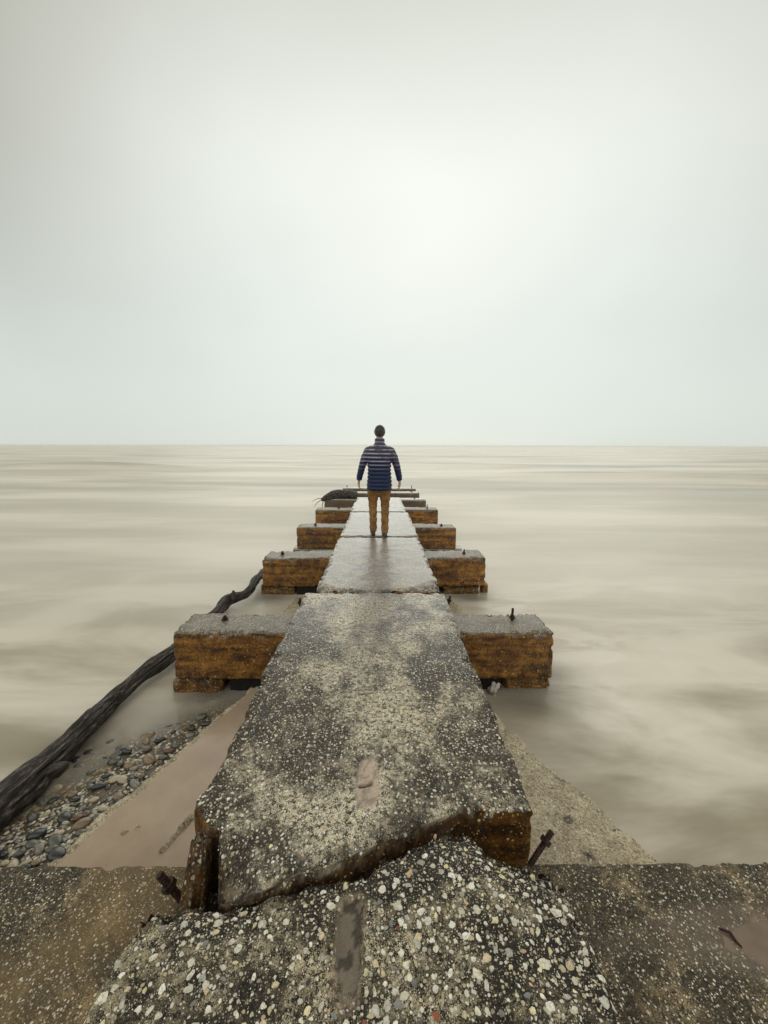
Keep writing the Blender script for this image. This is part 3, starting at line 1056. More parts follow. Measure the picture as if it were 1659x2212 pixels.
# ------------------------------------------------------------------ pedestals and ledges under the beams
ped = [
    (-1.915, -1.44, 3.47, 3.86, .088, 'mossy pebbled pedestal under the left end of the big rust-sided crossbeam'),
    (1.28, 1.735, 3.52, 3.86, .088, 'low mossy pedestal under the right end of the big rust-sided crossbeam'),
    (-1.84, -1.30, 5.90, 6.28, .088, 'orange mossy pedestal behind the driftwood, under the left end of the second free-ended beam'),
    (1.05, 1.66, 5.92, 6.28, .088, 'half drowned pedestal under the right end of the second free-ended beam'),
]
for k, (xa, xb, ya, yb, zt, lab) in enumerate(ped):
    o = block('beam_pedestal', xa, xb, ya, yb, -.7, zt, M['pedestal'], res=.022, r=.04, amp=.014, chip=.06, seed=80 + k)
    tag(o, lab, 'pedestal', 'pedestals under the crossbeams')
o = block('concrete_stub', 1.745, 1.84, 3.78, 3.98, -.5, .155, M['beam'], res=.02, r=.02, amp=.012, chip=.04, seed=90)
tag(o, 'dark upright stub sticking out beyond the right end of the big rust-sided crossbeam', 'concrete stub')
o = block('concrete_stub', 1.70, 1.80, 5.96, 6.14, -.5, .10, M['beam'], res=.03, r=.02, amp=.012, chip=.04, seed=91)
tag(o, 'small dark stub low in the water beyond the right end of the second free-ended beam', 'concrete stub')
for (xa, xb, ya, yb, lab) in ((-1.40, 1.24, 3.50, 3.80, 'added block painted black as the shade in the gap under the big rust-sided crossbeam'),
                              (-1.27, 1.02, 5.90, 6.2, 'added block painted black as the shade in the gap under the second free-ended beam')):
    o = block('gap_shade_block', xa, xb, ya, yb, -.7, .088, M['gap_shade'], res=.03, r=.02, amp=.01, chip=.03, seed=93)  # added block, its black colour stands in for shade under the beam
    tag(o, lab, 'added shade block', 'added shade blocks under the crossbeams')
for (xa, xb, ya, yb, lab) in ((-1.83, 1.84, 8.12, 8.48, 'thin pale ledge showing under both ends of the crossbeam before the person'),
                              (-1.75, 1.70, 10.5, 10.85, 'footing strip under the crossbeam below the driftwood stump')):
    o = block('footing_ledge', xa, xb, ya, yb, -.5, .085, M['beam_far'], res=.05, r=.02, amp=.006, chip=.02, seed=95)
    tag(o, lab, 'ledge', 'ledges under the crossbeams')
for k, (yy) in enumerate((12.6, 14.45, 16.05)):
    o = block('footing_ledge', -1.5, 1.5, yy, yy + .35, -.5, .08 - .01 * k, M['beam_far'], res=.08, r=.02, amp=.006, chip=.02, seed=97 + k)
    tag(o, ('footing strip under the beam that carries the driftwood stump', 'footing strip under the second farthest beam', 'footing strip under the farthest beam')[k], 'ledge', 'ledges under the crossbeams')

# ------------------------------------------------------------------ widening footing slabs between the beams
FZ = .03
A_, B_ = P(110, 1860, FZ), P(545, 1480, FZ)
Cc, D_ = P(1430, 1865, FZ + .06), P(1060, 1540, FZ + .06)


def lin(a, b_):
    return lambda y: a.x + (b_.x - a.x) * (y - a.y) / (b_.y - a.y)


le, re_ = lin(A_, B_), lin(Cc, D_)


def warpf(lf, rf, tilt=.0, wob=.02, seed=0):
    def w_(p, lo, hi):
        p = p.copy()
        t = (p[:, 0] - lo[0]) / (hi[0] - lo[0])
        q_ = np.stack([np.sign(t - .5) * 4, p[:, 1], p[:, 2] * .5], 1)
        edge = np.abs(t - .5) * 2
        p[:, 0] = lf(p[:, 1]) + (rf(p[:, 1]) - lf(p[:, 1])) * t + wob * edge ** 3 * fbm(q_, 3.2, 4, seed)
        p[:, 2] += tilt * t
        return p
    return w_


def patchf(p, tint, nrm):
    top = nrm[:, 2] > .6
    x, y = p[:, 0], p[:, 1]
    # left part lies lower behind a rim: a tray of muddy water
    rim = x - le(y)
    k = np.clip((rim - .06) / .07, 0, 1) * np.clip((-.3 - x) / .2, 0, 1)
    nn = fbm(p, 5, 3, 44)
    p = p.copy()
    p[:, 2] -= np.where(top, .030 * k, 0)
    # ridge and a few lumps that poke through
    ra, rb = P(415, 1768, FZ), P(352, 1838, FZ)
    tt_ = np.clip(((x - ra.x) * (rb.x - ra.x) + (y - ra.y) * (rb.y - ra.y)) / ((rb.x - ra.x) ** 2 + (rb.y - ra.y) ** 2), 0, 1)
    dx, dy = x - (ra.x + tt_ * (rb.x - ra.x)), y - (ra.y + tt_ * (rb.y - ra.y))
    rd = np.hypot(dx, dy)
    p[:, 2] += np.where(top, .046 * np.exp(-(rd / .02) ** 2) * (1 + .5 * fbm(p, 25, 2, 3)), 0)
    for (a, b_, r0) in ((270, 1800, .03), (300, 1788, .022), (310, 1812, .018), (520, 1560, .03)):
        c = P(a, b_, FZ)
        p[:, 2] += np.where(top, .03 * np.exp(-((x - c.x) ** 2 + (y - c.y) ** 2) / r0 ** 2) * (1 + nn), 0)
    # rust-dark water stains on the right, round holes
    for (a, b_, r0) in ((1228, 1772, .032), (1160, 1610, .022), (1275, 1852, .03)):
        c = P(a, b_, FZ + .06)
        d = np.hypot(x - c.x, y - c.y)
        kk = np.clip((r0 - d) / .008, 0, 1)
        p[:, 2] -= np.where(top, .012 * kk, 0)
        tint[:, :3] = np.where((kk > 0)[:, None], (.11, .095, .075), tint[:, :3])
        tint[:, 3] = np.where(top, np.maximum(tint[:, 3], kk * .9), tint[:, 3])
    return p, tint


foot = block('footing_slab', -1, 1, 1.30, 3.45, -.6, FZ, M['footing'], res=.012, r=.02, amp=.005, chip=.03, seed=110,
             warp=warpf(le, re_, .075, .03, 8), patch=patchf,
             stones=[(6500, (-1.7, -.5, 1.3, 3.0, .6), .0025, .010), (5200, (.5, 1.5, 1.3, 2.6, .6), .003, .014)],
             avoid=lambda x, y, r0: (le(y) + .09 < x < 0) and random.random() < .985)
tag(foot, 'wide wedge-shaped footing slab below the deck between the two nearest crossbeams, half under muddy water', 'footing slab', 'footing slabs below the deck')
# the muddy water in the tray
ys_ = np.linspace(1.36, 3.40, 66)
wob = fbm(np.stack([ys_, ys_ * 0, ys_ * 0], 1), 9, 3, 6) * .018
pts = [(le(y) + .065 + w_, y) for y, w_ in zip(ys_, wob)] + [(-.2, y) for y in ys_[::-1]]
blob_sheet('puddle', pts, FZ - .001, M['puddle'], foot)

l2 = lin(P(600, 1325, -.0), P(678, 1266, 0))
r2 = lin(P(1022, 1325, -.04), P(952, 1282, -.04))
foot2 = block('footing_slab', -1, 1, 3.95, 5.7, -.7, 0.0, M['footing'], res=.03, r=.02, amp=.012, chip=.05, seed=120, warp=warpf(l2, r2, -.05, .04, 18))
tag(foot2, 'narrow drowned footing slab in the gap just behind the big rust-sided crossbeam', 'footing slab', 'footing slabs below the deck')

# ------------------------------------------------------------------ driftwood
m, gg, b, out = new_mat('weathered_driftwood')
M['wood'] = m
at = gg.n('ShaderNodeAttribute', attribute_name='tint')     # r: along the grain, g: around the trunk
sp = gg.n('ShaderNodeSeparateColor')
gg.link(at.outputs['Color'], sp.inputs[0])
tcx = gg.n('ShaderNodeTexCoord')
cmb = gg.n('ShaderNodeCombineXYZ')
gg.link(gg.math('MULTIPLY', sp.outputs[0], 6.5), cmb.inputs[0])
gg.link(gg.math('MULTIPLY', sp.outputs[1], 7), cmb.inputs[1])
gg.link(gg.math('MULTIPLY', sp.outputs[2], 7), cmb.inputs[2])
gr = gg.noise(cmb.outputs[0], 1.6, 7, .68, .4)
gr2 = gg.noise(cmb.outputs[0], 5, 4, .7)
gm = gg.math('ADD', gg.math('MULTIPLY', gr, .7), gg.math('MULTIPLY', gr2, .3))
wc = gg.ramp(gm, [(.42, (.003, .0025, .002)), (.49, (.024, .018, .014)), (.56, (.085, .066, .052)), (.64, (.30, .26, .21))])
gg.put(b.inputs['Base Color'], wc)
b.inputs['Roughness'].default_value = .62
bm = gg.n('ShaderNodeBump')
bm.inputs['Strength'].default_value = 1.0
bm.inputs['Distance'].default_value = .018
gg.link(gm, bm.inputs['Height'])
gg.link(bm.outputs[0], b.inputs['Normal'])


def log(name, ctrl, label, cat, seed=0, step=.02, seg=56, parent=None, ridge=.09, thick=1.0):
    """ctrl: (x,y,z,r); grain-ridged tapering trunk along a smooth path"""
    ct = np.array(ctrl, float)
    d = np.concatenate([[0], np.cumsum(np.linalg.norm(np.diff(ct[:, :3], axis=0), axis=1))])
    n = max(6, int(d[-1] / step))
    s_ = np.linspace(0, d[-1], n)
    # catmull-like smoothing by interpolating then blurring
    path = np.stack([np.interp(s_, d, ct[:, k]) for k in range(4)], 1)
    ker = max(1, int(.05 / step))
    if n > ker * 4:
        for _ in range(2):
            pd = np.pad(path, ((ker, ker), (0, 0)), 'edge')
            path = np.stack([np.convolve(pd[:, k], np.ones(2 * ker + 1) / (2 * ker + 1), 'valid') for k in range(4)], 1)
    V, T = [], []
    T_ = np.gradient(path[:, :3], axis=0)
    T_ /= np.linalg.norm(T_, axis=1)[:, None]
    up = np.array([0, 0, 1.0])
    for i in range(n):
        a = T_[i]
        u_ = np.cross(a, up)
        u_ /= np.linalg.norm(u_)
        v_ = np.cross(u_, a)
        th = np.linspace(0, 2 * np.pi, seg, endpoint=False) + .06 * s_[i]
        c_ = np.stack([np.full(seg, s_[i] * .9), np.cos(th) * 1.7, np.sin(th) * 1.7], 1)
        rr_ = path[i, 3] * (1 + .15 * fbm(c_ * np.array([5.0, .9, .9]), 1.0, 3, seed) + ridge * fbm(c_ * np.array([2.6, 2.7, 2.7]), 1.0, 4, seed + 4))
        k = min(i, n - 1 - i)
        if k < 3:
            rr_ = rr_ * (.55, .82, .95)[k]
        rr_ = rr_ * thick
        V.append(path[i, :3] + rr_[:, None] * (np.cos(th)[:, None] * u_ + np.sin(th)[:, None] * v_))
        T.append(np.stack([c_[:, 0], np.cos(th) * .5 + .5, np.sin(th) * .5 + .5, np.ones(seg)], 1))
    V = np.concatenate(V)
    T = np.concatenate(T)
    I, J = np.meshgrid(np.arange(n - 1), np.arange(seg), indexing='ij')
    I, J = I.ravel(), J.ravel()
    J2 = (J + 1) % seg
    q = np.stack([I * seg + J, I * seg + J2, (I + 1) * seg + J2, (I + 1) * seg + J], 1)[:, ::-1]
    fc = q.tolist() + [tuple(range(seg)), tuple((n - 1) * seg + k for k in range(seg))[::-1]]
    o = mesh_obj(name, V, fc, M['wood'], None, T)
    recenter(o)
    if label:
        tag(o, label, cat)
    return o


def pz(px, py, z, r):
    v = P(px, py, z)
    return (v.x, v.y, v.z, r)


lg = log('driftwood_log', [pz(-330, 2060, .03, .145), pz(-30, 1772, .03, .125), pz(60, 1692, .03, .112), pz(125, 1632, .03, .092), pz(150, 1606, .04, .088), pz(190, 1566, .05, .098), pz(235, 1524, .03, .084), pz(300, 1466, .05, .080), pz(345, 1432, .07, .088), pz(395, 1396, .06, .09),
                           pz(440, 1352, .02, .085), pz(472, 1322, .02, .08), pz(492, 1297, .07, .085), pz(510, 1291, .08, .08), pz(530, 1286, .08, .07), pz(543, 1272, .12, .068), pz(553, 1254, .14, .07), pz(570, 1236, .10, .07), pz(600, 1225, .02, .06)],
         'long dark driftwood log lying in the shallows along the left side of the pier', 'driftwood log', 4, .015, 84, ridge=.22, thick=.84)
for (px, py, z, dx, dy, dz, r0) in ((262, 1508, .10, .05, -.10, .10, .035), (112, 1668, .06, .13, -.02, .06, .040), (505, 1296, .10, -.02, .06, .11, .03)):
    c = P(px, py, z)
    sb = log('broken_stub', [(c.x, c.y, c.z - .02, r0 * 1.3), (c.x + dx * .5, c.y + dy * .5, c.z + dz * .5, r0), (c.x + dx, c.y + dy, c.z + dz, r0 * .75)], None, None, 17, .015, 20, ridge=.25)
    adopt(sb, lg)
st = log('driftwood_stump', [(-1.88, 12.45, .50, .03), (-1.72, 12.55, .60, .10), (-1.45, 12.66, .68, .15), (-1.1, 12.7, .67, .155), (-.85, 12.7, .65, .14), (-.66, 12.7, .62, .09)],
         'ragged driftwood stump with thin hanging roots lying on a left crossbeam end', 'driftwood stump', 31, .02, 44, ridge=.22)
for k, (a, b_, c) in enumerate((((-1.80, 12.45, .56), (-1.98, 12.4, .50), (-2.10, 12.35, .30)), ((-1.78, 12.40, .52), (-1.86, 12.33, .36), (-1.80, 12.3, .12)), ((-1.82, 12.5, .58), (-2.05, 12.5, .58), (-2.18, 12.45, .48)))):
    path = [Vector(a).lerp(Vector(b_), t / 5) .lerp(Vector(b_).lerp(Vector(c), t / 5), t / 5) for t in range(6)]
    v, f_ = tube(path, [.014, .012, .010, .009, .007, .004], 6)
    o = mesh_obj('root', v, f_, M['iron'], None)
    adopt(o, st)

# ------------------------------------------------------------------ pebbles between log and footing slab
PCOL = {'dark grey': ((.015, .017, .016), (.04, .042, .038)), 'grey-green': ((.06, .062, .044), (.13, .128, .092)), 'cream': ((.36, .30, .19), (.52, .45, .32)),
        'tan': ((.16, .11, .055), (.28, .20, .11)), 'reddish brown': ((.09, .042, .024), (.17, .085, .05)), 'light grey': ((.17, .16, .125), (.28, .265, .21))}
pm_ = {}
for k, (a, b_) in PCOL.items():
    pm_[k] = simple('pebble_' + k.replace(' ', '_').replace('-', '_'), a, b_, 9, .28, 0, .15, coat=.5)


def pebble_mesh(seed, mat):
    n = 9
    nu = 16
    u_, v_ = np.meshgrid(np.linspace(0, 2 * np.pi, nu, endpoint=False), np.linspace(0, np.pi, n), indexing='ij')
    p = np.stack([np.cos(u_) * np.sin(v_), np.sin(u_) * np.sin(v_), np.cos(v_)], -1).reshape(-1, 3)
    p = p * (1 + .17 * fbm(p, .9, 2, seed))[:, None] * np.array([1, .72, .42])
    I, J = np.meshgrid(np.arange(nu), np.arange(n - 1), indexing='ij')
    I, J = I.ravel(), J.ravel()
    q = np.stack([I * n + J, I * n + J + 1, ((I + 1) % nu) * n + J + 1, ((I + 1) % nu) * n + J], 1)
    me = bpy.data.meshes.new('pebble')
    me.from_pydata([tuple(v) for v in p.tolist()], [], q.tolist())
    me.polygons.foreach_set('use_smooth', [True] * len(me.polygons))
    me.materials.append(mat)
    return me


pmesh = {k: [pebble_mesh(100 + 7 * i + 31 * j, m_) for i in range(4)] for j, (k, m_) in enumerate(pm_.items())}
names = list(PCOL)
wts = [.25, .27, .12, .17, .04, .15]
prng = random.Random(5)
placed = []
tries = 0


def log_x(y):
    """x of the log axis at y"""
    a, b_ = P(-30, 1778, .03), P(300, 1470, .05)
    return a.x + (b_.x - a.x) * (y - a.y) / (b_.y - a.y)


while len(placed) < 286 and tries < 40000:
    tries += 1
    y = 1.36 + (prng.random() ** 1.15) * 2.2
    xa, xb = log_x(y) + .05, float(le(min(y, 3.0))) - .02
    if prng.random() < .16 and y > 1.5:
        xa, xb = log_x(y) - .75, log_x(y) - .1
    if xb - xa < .05:
        continue
    x = prng.uniform(xa, xb)
    r0 = prng.choice([.020, .024, .028, .032, .036, .042, .048]) * prng.uniform(.9, 1.1)
    if any((x - a) ** 2 + (y - b_) ** 2 < ((r0 + c) * .68) ** 2 for a, b_, c in placed):
        continue
    placed.append((x, y, r0))
big_first = sorted(placed, key=lambda t: -t[2])
for (x, y, r0) in placed:
    kname = prng.choices(names, wts)[0]
    o = bpy.data.objects.new('pebble', prng.choice(pmesh[kname]))
    COL.objects.link(o)
    z = float(bed_z(x, y))
    o.scale = (r0 * prng.uniform(.95, 1.2), r0 * prng.uniform(.85, 1.1), r0 * prng.uniform(.8, 1.15))
    o.location = (x, y, z + r0 * .30 + .006)
    o.rotation_euler = (prng.uniform(-.25, .25), prng.uniform(-.25, .25), prng.uniform(-.9, .9))
    size = 'small' if r0 < .029 else ('medium' if r0 < .044 else 'large')
    if x < log_x(y):
        place = 'under the water on the lake side of the driftwood log'
    elif y > 2.5:
        place = 'in the water between log, pedestal and footing slab'
    elif x > float(le(y)) - .3:
        place = 'close along the rim of the footing slab'
    else:
        place = 'in the wet heap beside the driftwood log'
    tag(o, f'{size} {kname} beach pebble {place}', 'pebble', 'beach pebbles between the log and the pier')

# finer gravel between them, nobody could count it
V, Fc = [], []
gr_ = np.random.default_rng(3)
T = []
ico = [(0, 0, 1), (.9, 0, .1), (.28, .85, .1), (-.73, .53, .1), (-.73, -.53, .1), (.28, -.85, .1)]
icf = [(0, 1, 2), (0, 2, 3), (0, 3, 4), (0, 4, 5), (0, 5, 1)]
for k in range(5200):
    y = 1.34 + gr_.random() ** 1.1 * 2.1
    xa, xb = log_x(y) - .5 * (gr_.random() < .25), float(le(min(y, 3.0))) + .0
    x = gr_.uniform(xa, xb)
    r0 = gr_.uniform(.005, .017)
    z = float(bed_z(x, y)) + .004
    a = gr_.uniform(0, 6.28)
    b0_ = len(V)
    asp = gr_.uniform(.6, 1)
    for (ux, uy, uz) in ico:
        uy *= asp
        V.append((x + r0 * (ux * math.cos(a) - uy * math.sin(a)), y + r0 * (ux * math.sin(a) + uy * math.cos(a)), z + r0 * .5 * uz))
    Fc += [tuple(i + b0_ for i in f_) for f_ in icf]
    c = STONE_COLS[gr_.choice(len(STONE_COLS), p=STONE_W)] * gr_.uniform(.25, .9)
    T += [(c[0], c[1], c[2], 1)] * 6
m, gg, b, out = new_mat('fine_wet_gravel')
at = gg.n('ShaderNodeAttribute', attribute_name='tint')
gg.link(at.outputs['Color'], b.inputs['Base Color'])
b.inputs['Roughness'].default_value = .4
o = mesh_obj('gravel', V, Fc, m, None, T)
tag(o, 'fine wet gravel filling the gaps between the beach pebbles', 'gravel', None, 'stuff')

# ------------------------------------------------------------------ the person
FEET = Vector((.035, 6.10, ZS + .006))
person = bpy.data.objects.new('person', None)
COL.objects.link(person)
person.location = FEET
person.rotation_euler = (0, R(.6), R(5))
tag(person, 'person in a dark navy quilted jacket and ochre trousers walking away along the wet slabs', 'person')
M['skin'] = simple('skin', (.42, .25, .17), (.50, .31, .22), 20, .5, 0, .1)
M['hair'] = simple('dark_hair', (.012, .010, .009), (.03, .024, .02), 60, .5, 0, .6, (1, 1, .2))
M['trousers'] = simple('ochre_cloth', (.15, .066, .011), (.27, .13, .03), 14, .75, 0, .5, (1, 1, .5), .01)
M['shoe'] = simple('dark_shoe_leather', (.02, .017, .015), (.05, .04, .032), 30, .45)
m, gg, b, out = new_mat('navy_quilted_nylon')
M['jacket'] = m
tcx = gg.n('ShaderNodeTexCoord')
sj = gg.n('ShaderNodeSeparateXYZ')
gg.link(tcx.outputs['Object'], sj.inputs[0])
jn = gg.noise(tcx.outputs['Object'], 6, 3, .6)
purple = gg.math('MULTIPLY', gg.sstep(sj.outputs['Z'], 1.02, 1.3), gg.sstep(gg.math('ADD', sj.outputs['X'], gg.math('MULTIPLY', jn, .15)), -.05, .22))
cj = gg.mix(gg.math('MULTIPLY', purple, .55), (.005, .015, .055), (.07, .022, .10))
cj = gg.mix(gg.sstep(sj.outputs['Z'], 1.14, 1.32), cj, (.05, .045, .065))  # upper back painted lighter, as if catching the sky
puff_glint = gg.math('SINE', gg.math('MULTIPLY', gg.math('SUBTRACT', sj.outputs['Z'], 1.005), 2 * math.pi / .060))
puff_glint = gg.math('MULTIPLY', gg.sstep(puff_glint, .2, .9), gg.sstep(sj.outputs['Z'], 1.0, 1.28))  # sky highlights on the quilted puffs, painted into the cloth colour
cj = gg.mix(gg.math('MULTIPLY', puff_glint, gg.sstep(jn, .3, .55)), cj, (.36, .33, .42))
gg.put(b.inputs['Base Color'], cj)
b.inputs['Roughness'].default_value = .45
b.inputs['Specular IOR Level'].default_value = .35
bm = gg.n('ShaderNodeBump')
bm.inputs['Strength'].default_value = .4
bm.inputs['Distance'].default_value = .01
gg.link(gg.noise(gg.mapping(tcx.outputs['Object'], (1, 1, .4)), 26, 3, .6), bm.inputs['Height'])
gg.link(bm.outputs[0], b.inputs['Normal'])


def baked(o, mods):
    """apply modifiers without operators"""
    for kind, kw in mods:
        md = o.modifiers.new(kind.lower(), kind)
        for k, v in kw.items():
            setattr(md, k, v)
    dg = bpy.context.evaluated_depsgraph_get()
    dg.update()
    me = bpy.data.meshes.new_from_object(o.evaluated_get(dg))
    old = o.data
    nm = o.name
    o.modifiers.clear()
    o.data = me
    me.name = nm
    me.polygons.foreach_set('use_smooth', [True] * len(me.polygons))
    me.update()
    return o


def skinned(name, pts, edges, mat, root=0, sub=2):
    me = bpy.data.meshes.new(name)
    me.from_pydata([p[:3] for p in pts], edges, [])
    o = bpy.data.objects.new(name, me)
    COL.objects.link(o)
    me.materials.append(mat)
    md = o.modifiers.new('skin', 'SKIN')
    for i, p in enumerate(pts):
        rx, ry = p[3] if isinstance(p[3], tuple) else (p[3], p[3])
        me.skin_vertices[0].data[i].radius = (rx, ry)
        me.skin_vertices[0].data[i].use_root = (i == root)
    md.branch_smoothing = .5
    return baked(o, [('SUBSURF', dict(levels=sub, render_levels=sub))])


# skeleton (x right, y forward/away, z up), mid-step: left foot leading slightly
pts = [(0, 0, .93, (.13, .09)), (0, .005, 1.08, (.125, .085)), (0, .0, 1.25, (.15, .095)), (0, -.005, 1.40, (.13, .08)), (0, .005, 1.48, (.055, .055)), (0, .02, 1.545, (.05, .052)),
       (0, .03, 1.60, (.066, .078)), (0, .035, 1.665, (.076, .092)), (0, .03, 1.72, (.055, .07)),
       (-.17, 0, 1.37, .05), (-.225, .0, 1.27, .045), (-.27, .01, 1.12, .037), (-.315, .05, .93, .03), (-.322, .06, .875, .024), (-.325, .065, .83, (.034, .018)),
       (.17, 0, 1.37, .05), (.228, .0, 1.27, .045), (.276, .0, 1.12, .037), (.325, .03, .93, .03), (.333, .04, .875, .024), (.337, .045, .83, (.034, .018)),
       (-.10, 0, .86, .085), (-.095, .05, .50, .055), (-.09, .02, .30, .05), (-.085, .0, .09, .035), (-.085, .02, .045, .035), (-.09, .15, .03, .03),
       (.10, 0, .86, .085), (.10, .02, .50, .055), (.095, -.04, .30, .05), (.09, -.10, .11, .035), (.09, -.10, .05, .035), (.095, .04, .03, .03)]
edges = [(0, 1), (1, 2), (2, 3), (3, 4), (4, 5), (5, 6), (6, 7), (7, 8), (3, 9), (9, 10), (10, 11), (11, 12), (12, 13), (13, 14), (3, 15), (15, 16), (16, 17), (17, 18), (18, 19), (19, 20),
         (0, 21), (21, 22), (22, 23), (23, 24), (24, 25), (25, 26), (0, 27), (27, 28), (28, 29), (29, 30), (30, 31), (31, 32)]


def fingers(pi, s_):
    """four fingers and a thumb on palm point pi; s_ = -1 left, 1 right"""
    bx, by, bz = pts[pi][:3]
    for k, (dy, L, crl) in enumerate(((.026, .072, .35), (.009, .080, .40), (-.009, .074, .48), (-.026, .060, .6))):
        prev = pi
        y, z, x = by + dy, bz - .038, bx
        for j, fr in enumerate((.0, .42, .34, .24)):
            z -= L * fr * math.cos(crl * j * .9)
            x -= s_ * L * fr * math.sin(crl * j * .9)
            pts.append((x, y, z, (.0095, .0090, .0083, .0072)[j]))
            edges.append((prev, len(pts) - 1))
            prev = len(pts) - 1
    prev = pi
    for j, (dx, dy, dz) in enumerate(((-s_ * .006, .03, -.006), (-s_ * .012, .047, -.03), (-s_ * .018, .05, -.055))):
        pts.append((bx + dx, by + dy, bz + dz, (.012, .0105, .0085)[j]))
        edges.append((prev, len(pts) - 1))
        prev = len(pts) - 1


fingers(14, -1)
fingers(20, 1)
# ears and nose as short buds of the same surface
for p_, e_ in (((-.094, .03, 1.65, .018), 7), ((.094, .03, 1.65, .018), 7), ((0, .128, 1.64, .013), 7)):
    pts.append(p_)
    edges.append((e_, len(pts) - 1))
body = skinned('body', pts, edges, M['skin'], 0, 2)
body.parent = person


def loft(rings, seg=40):
    """rings: list of (centre, rx, ry) horizontal-ish ellipses stacked along z, or with a given axis"""
    V, Fc = [], []
    for (c, rx, ry) in rings:
        for k in range(seg):
            a = 2 * math.pi * k / seg
            ca, sa = math.cos(a), math.sin(a)
            ex = 2 / 2.4
            V.append((c[0] + math.copysign(abs(ca) ** ex, ca) * rx, c[1] + math.copysign(abs(sa) ** ex, sa) * ry, c[2]))
    n = len(rings)
    for i in range(n - 1):
        for k in range(seg):
            k2 = (k + 1) % seg
            Fc.append((i * seg + k, i * seg + k2, (i + 1) * seg + k2, (i + 1) * seg + k))
    Fc.append(tuple(range(seg))[::-1])
    Fc.append(tuple((n - 1) * seg + k for k in range(seg)))
    return V, Fc


# jacket torso: quilted rings
zs = np.arange(.735, 1.475, .006)
rx = -.006 + np.interp(zs, [.73, .80, .95, 1.08, 1.22, 1.34, 1.40, 1.44, 1.475], [.178, .192, .180, .172, .186, .185, .160, .118, .075])
ry = np.interp(zs, [.73, .80, .95, 1.08, 1.22, 1.34, 1.40, 1.44, 1.475], [.125, .135, .125, .122, .132, .132, .118, .095, .075])
puff = .020 * np.abs(np.sin(math.pi * (zs - .735) / .060)) ** .6
rings = [((0.003 * math.sin(z * 9), .0, z), a + p_, b_ + p_) for z, a, b_, p_ in zip(zs, rx, ry, puff)]
tors = loft(rings, 56)
# collar
tors2 = loft([((0, .01, z), r_, r_ * 1.02) for z, r_ in ((1.44, .09), (1.47, .082), (1.50, .078), (1.545, .078), (1.56, .066))], 32)


def sleeve(chain):
    d = np.concatenate([[0], np.cumsum([(Vector(chain[i + 1][:3]) - Vector(chain[i][:3])).length for i in range(len(chain) - 1)])])
    s_ = np.arange(0, d[-1], .006)
    c = np.array(chain)
    path = [tuple(np.interp(t, d, c[:, k]) for k in range(3)) for t in s_]
    rad = [float(np.interp(t, d, c[:, 3])) + .008 * abs(math.sin(math.pi * t / .052)) ** .6 for t in s_]
    return tube(path, rad, 24)


sl1 = sleeve([(-.11, 0, 1.375, .066), (-.175, 0, 1.355, .066), (-.228, .0, 1.26, .058), (-.272, .01, 1.12, .050), (-.312, .045, .945, .043), (-.318, .055, .89, .036)])
sl2 = sleeve([(.11, 0, 1.375, .066), (.175, 0, 1.355, .066), (.230, .0, 1.26, .058), (.278, .0, 1.12, .050), (.322, .028, .945, .043), (.329, .036, .89, .036)])
v, f_ = merge([tors, tors2, sl1, sl2])
jk = mesh_obj('jacket', v, f_, M['jacket'])
baked(jk, [('REMESH', dict(mode='VOXEL', voxel_size=.0075)), ('SMOOTH', dict(factor=.5, iterations=1))])
jk.parent = person

# trousers


def leg(ch):
    c = np.array(ch)
    zz = np.arange(c[0, 2], c[-1, 2], -.012)
    o_ = np.argsort(c[:, 2])
    f1 = lambda k: np.interp(zz, c[o_, 2], c[o_, k])
    xs, ys, rs, rt = f1(0), f1(1), f1(3), f1(4)
    wr = .004 * np.sin(zz * 55) + .003 * np.sin(zz * 130)
    return loft([((x, y, z), a + w_, b_ + w_) for x, y, z, a, b_, w_ in zip(xs[::-1], ys[::-1], zz[::-1], rs[::-1], rt[::-1], wr)], 28)


tl = leg([(-.088, 0, .90, .10, .105), (-.095, .02, .76, .098, .105), (-.095, .05, .50, .068, .074), (-.09, .02, .30, .060, .068), (-.087, .0, .10, .056, .066), (-.087, .01, .06, .058, .07)])
tr_ = leg([(.088, 0, .90, .10, .105), (.095, .01, .76, .098, .105), (.10, .02, .50, .068, .074), (.095, -.04, .30, .060, .068), (.09, -.095, .10, .056, .066), (.09, -.10, .065, .058, .07)])
hip = loft([((0, 0, z), a, b_) for z, a, b_ in ((.80, .12, .10), (.86, .165, .118), (.93, .165, .115), (1.0, .158, .11))], 36)
v, f_ = merge([tl, tr_, hip])
tro = mesh_obj('trousers', v, f_, M['trousers'])
baked(tro, [('REMESH', dict(mode='VOXEL', voxel_size=.009)), ('SMOOTH', dict(factor=.5, iterations=2))])
tro.parent = person
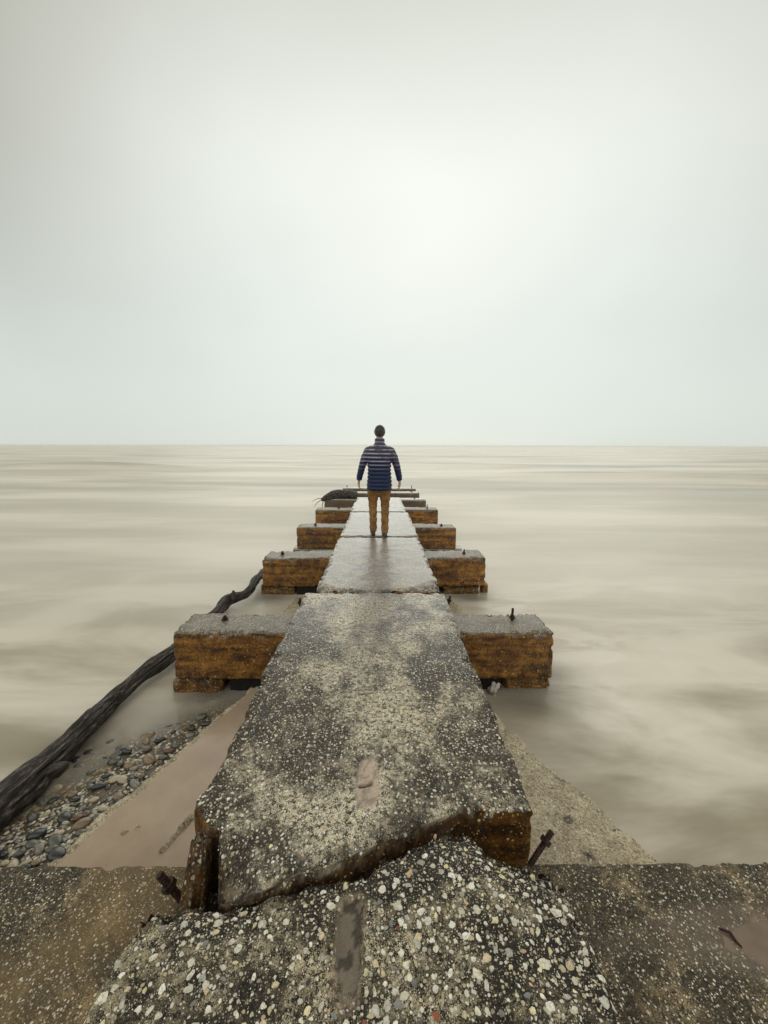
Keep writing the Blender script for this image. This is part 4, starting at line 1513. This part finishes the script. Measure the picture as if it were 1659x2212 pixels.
# shoes
for (x, y0_) in ((-.087, .01), (.092, -.10)):
    sec = []
    for t in np.linspace(0, 1, 18):
        yy = y0_ - .075 + t * .285
        hw = np.interp(t, [0, .12, .4, .7, .9, 1], [.018, .034, .036, .046, .036, .012])
        hh = np.interp(t, [0, .1, .3, .45, .75, .95, 1], [.05, .09, .095, .075, .05, .032, .016])
        sec.append((yy, hw, hh))
    V, Fc = [], []
    sg = 16
    for (yy, hw, hh) in sec:
        for k in range(sg):
            a = 2 * math.pi * k / sg
            V.append((x + math.cos(a) * hw, yy, max(0.0, hh / 2 + math.sin(a) * hh / 2 * 1.05)))
    for i in range(len(sec) - 1):
        for k in range(sg):
            k2 = (k + 1) % sg
            Fc.append((i * sg + k, i * sg + k2, (i + 1) * sg + k2, (i + 1) * sg + k))
    Fc.append(tuple(range(sg))[::-1])
    Fc.append(tuple((len(sec) - 1) * sg + k for k in range(sg)))
    o = mesh_obj('shoe', V, [f__[::-1] for f__ in Fc], M['shoe'])
    o.parent = person
# hair: short cap over skull and nape
n, nu = 26, 40
u_, v_ = np.meshgrid(np.linspace(0, 2 * np.pi, nu, endpoint=False), np.linspace(0, np.pi * .66, n), indexing='ij')
dx, dy, dz = np.cos(u_) * np.sin(v_), np.sin(u_) * np.sin(v_), np.cos(v_)
face = np.clip(dy * 1.3, 0, 1) * np.clip(.55 - dz, 0, 1)
p = np.stack([dx * .084, dy * .102 + .032 - face * .05, dz * .102 + 1.665], -1).reshape(-1, 3)
nape = np.clip(-dy.ravel(), 0, 1) * np.clip(-dz.ravel() + .1, 0, 1)
p[:, 2] -= nape * .075
p[:, :2] *= (1 - .12 * nape)[:, None]
p += (p - np.array([0, .03, 1.66])) * (.06 * fbm(p * np.array([1, 1, .3]), 60, 2, 3))[:, None]
I, J = np.meshgrid(np.arange(nu), np.arange(n - 1), indexing='ij')
I, J = I.ravel(), J.ravel()
q = np.stack([I * n + J, I * n + J + 1, ((I + 1) % nu) * n + J + 1, ((I + 1) % nu) * n + J], 1)
hr = mesh_obj('hair', p, q, M['hair'])
hr.parent = person


# ------------------------------------------------------------------ the misty air over the lake
HB = 11000.0
v = [(x, y, z) for x in (-HB, HB) for y in (-60.0, HB + 900) for z in (-4.2, 3.6)]
f_ = [(0, 1, 3, 2), (4, 6, 7, 5), (0, 4, 5, 1), (2, 3, 7, 6), (0, 2, 6, 4), (1, 5, 7, 3)]
m = bpy.data.materials.new('lake_mist')
m.use_nodes = True
m.node_tree.nodes.clear()
gg = G(m.node_tree)
out = gg.n('ShaderNodeOutputMaterial')
pv = gg.n('ShaderNodeVolumePrincipled')
pv.inputs['Color'].default_value = (.93, .95, .93, 1)
pv.inputs['Density'].default_value = .0004
gg.link(pv.outputs[0], out.inputs['Volume'])
hz = mesh_obj('haze', v, f_, m, None, smooth=False)
hz['kind'] = 'stuff'
hz['label'] = 'thin pale mist hanging over the lake towards the horizon'
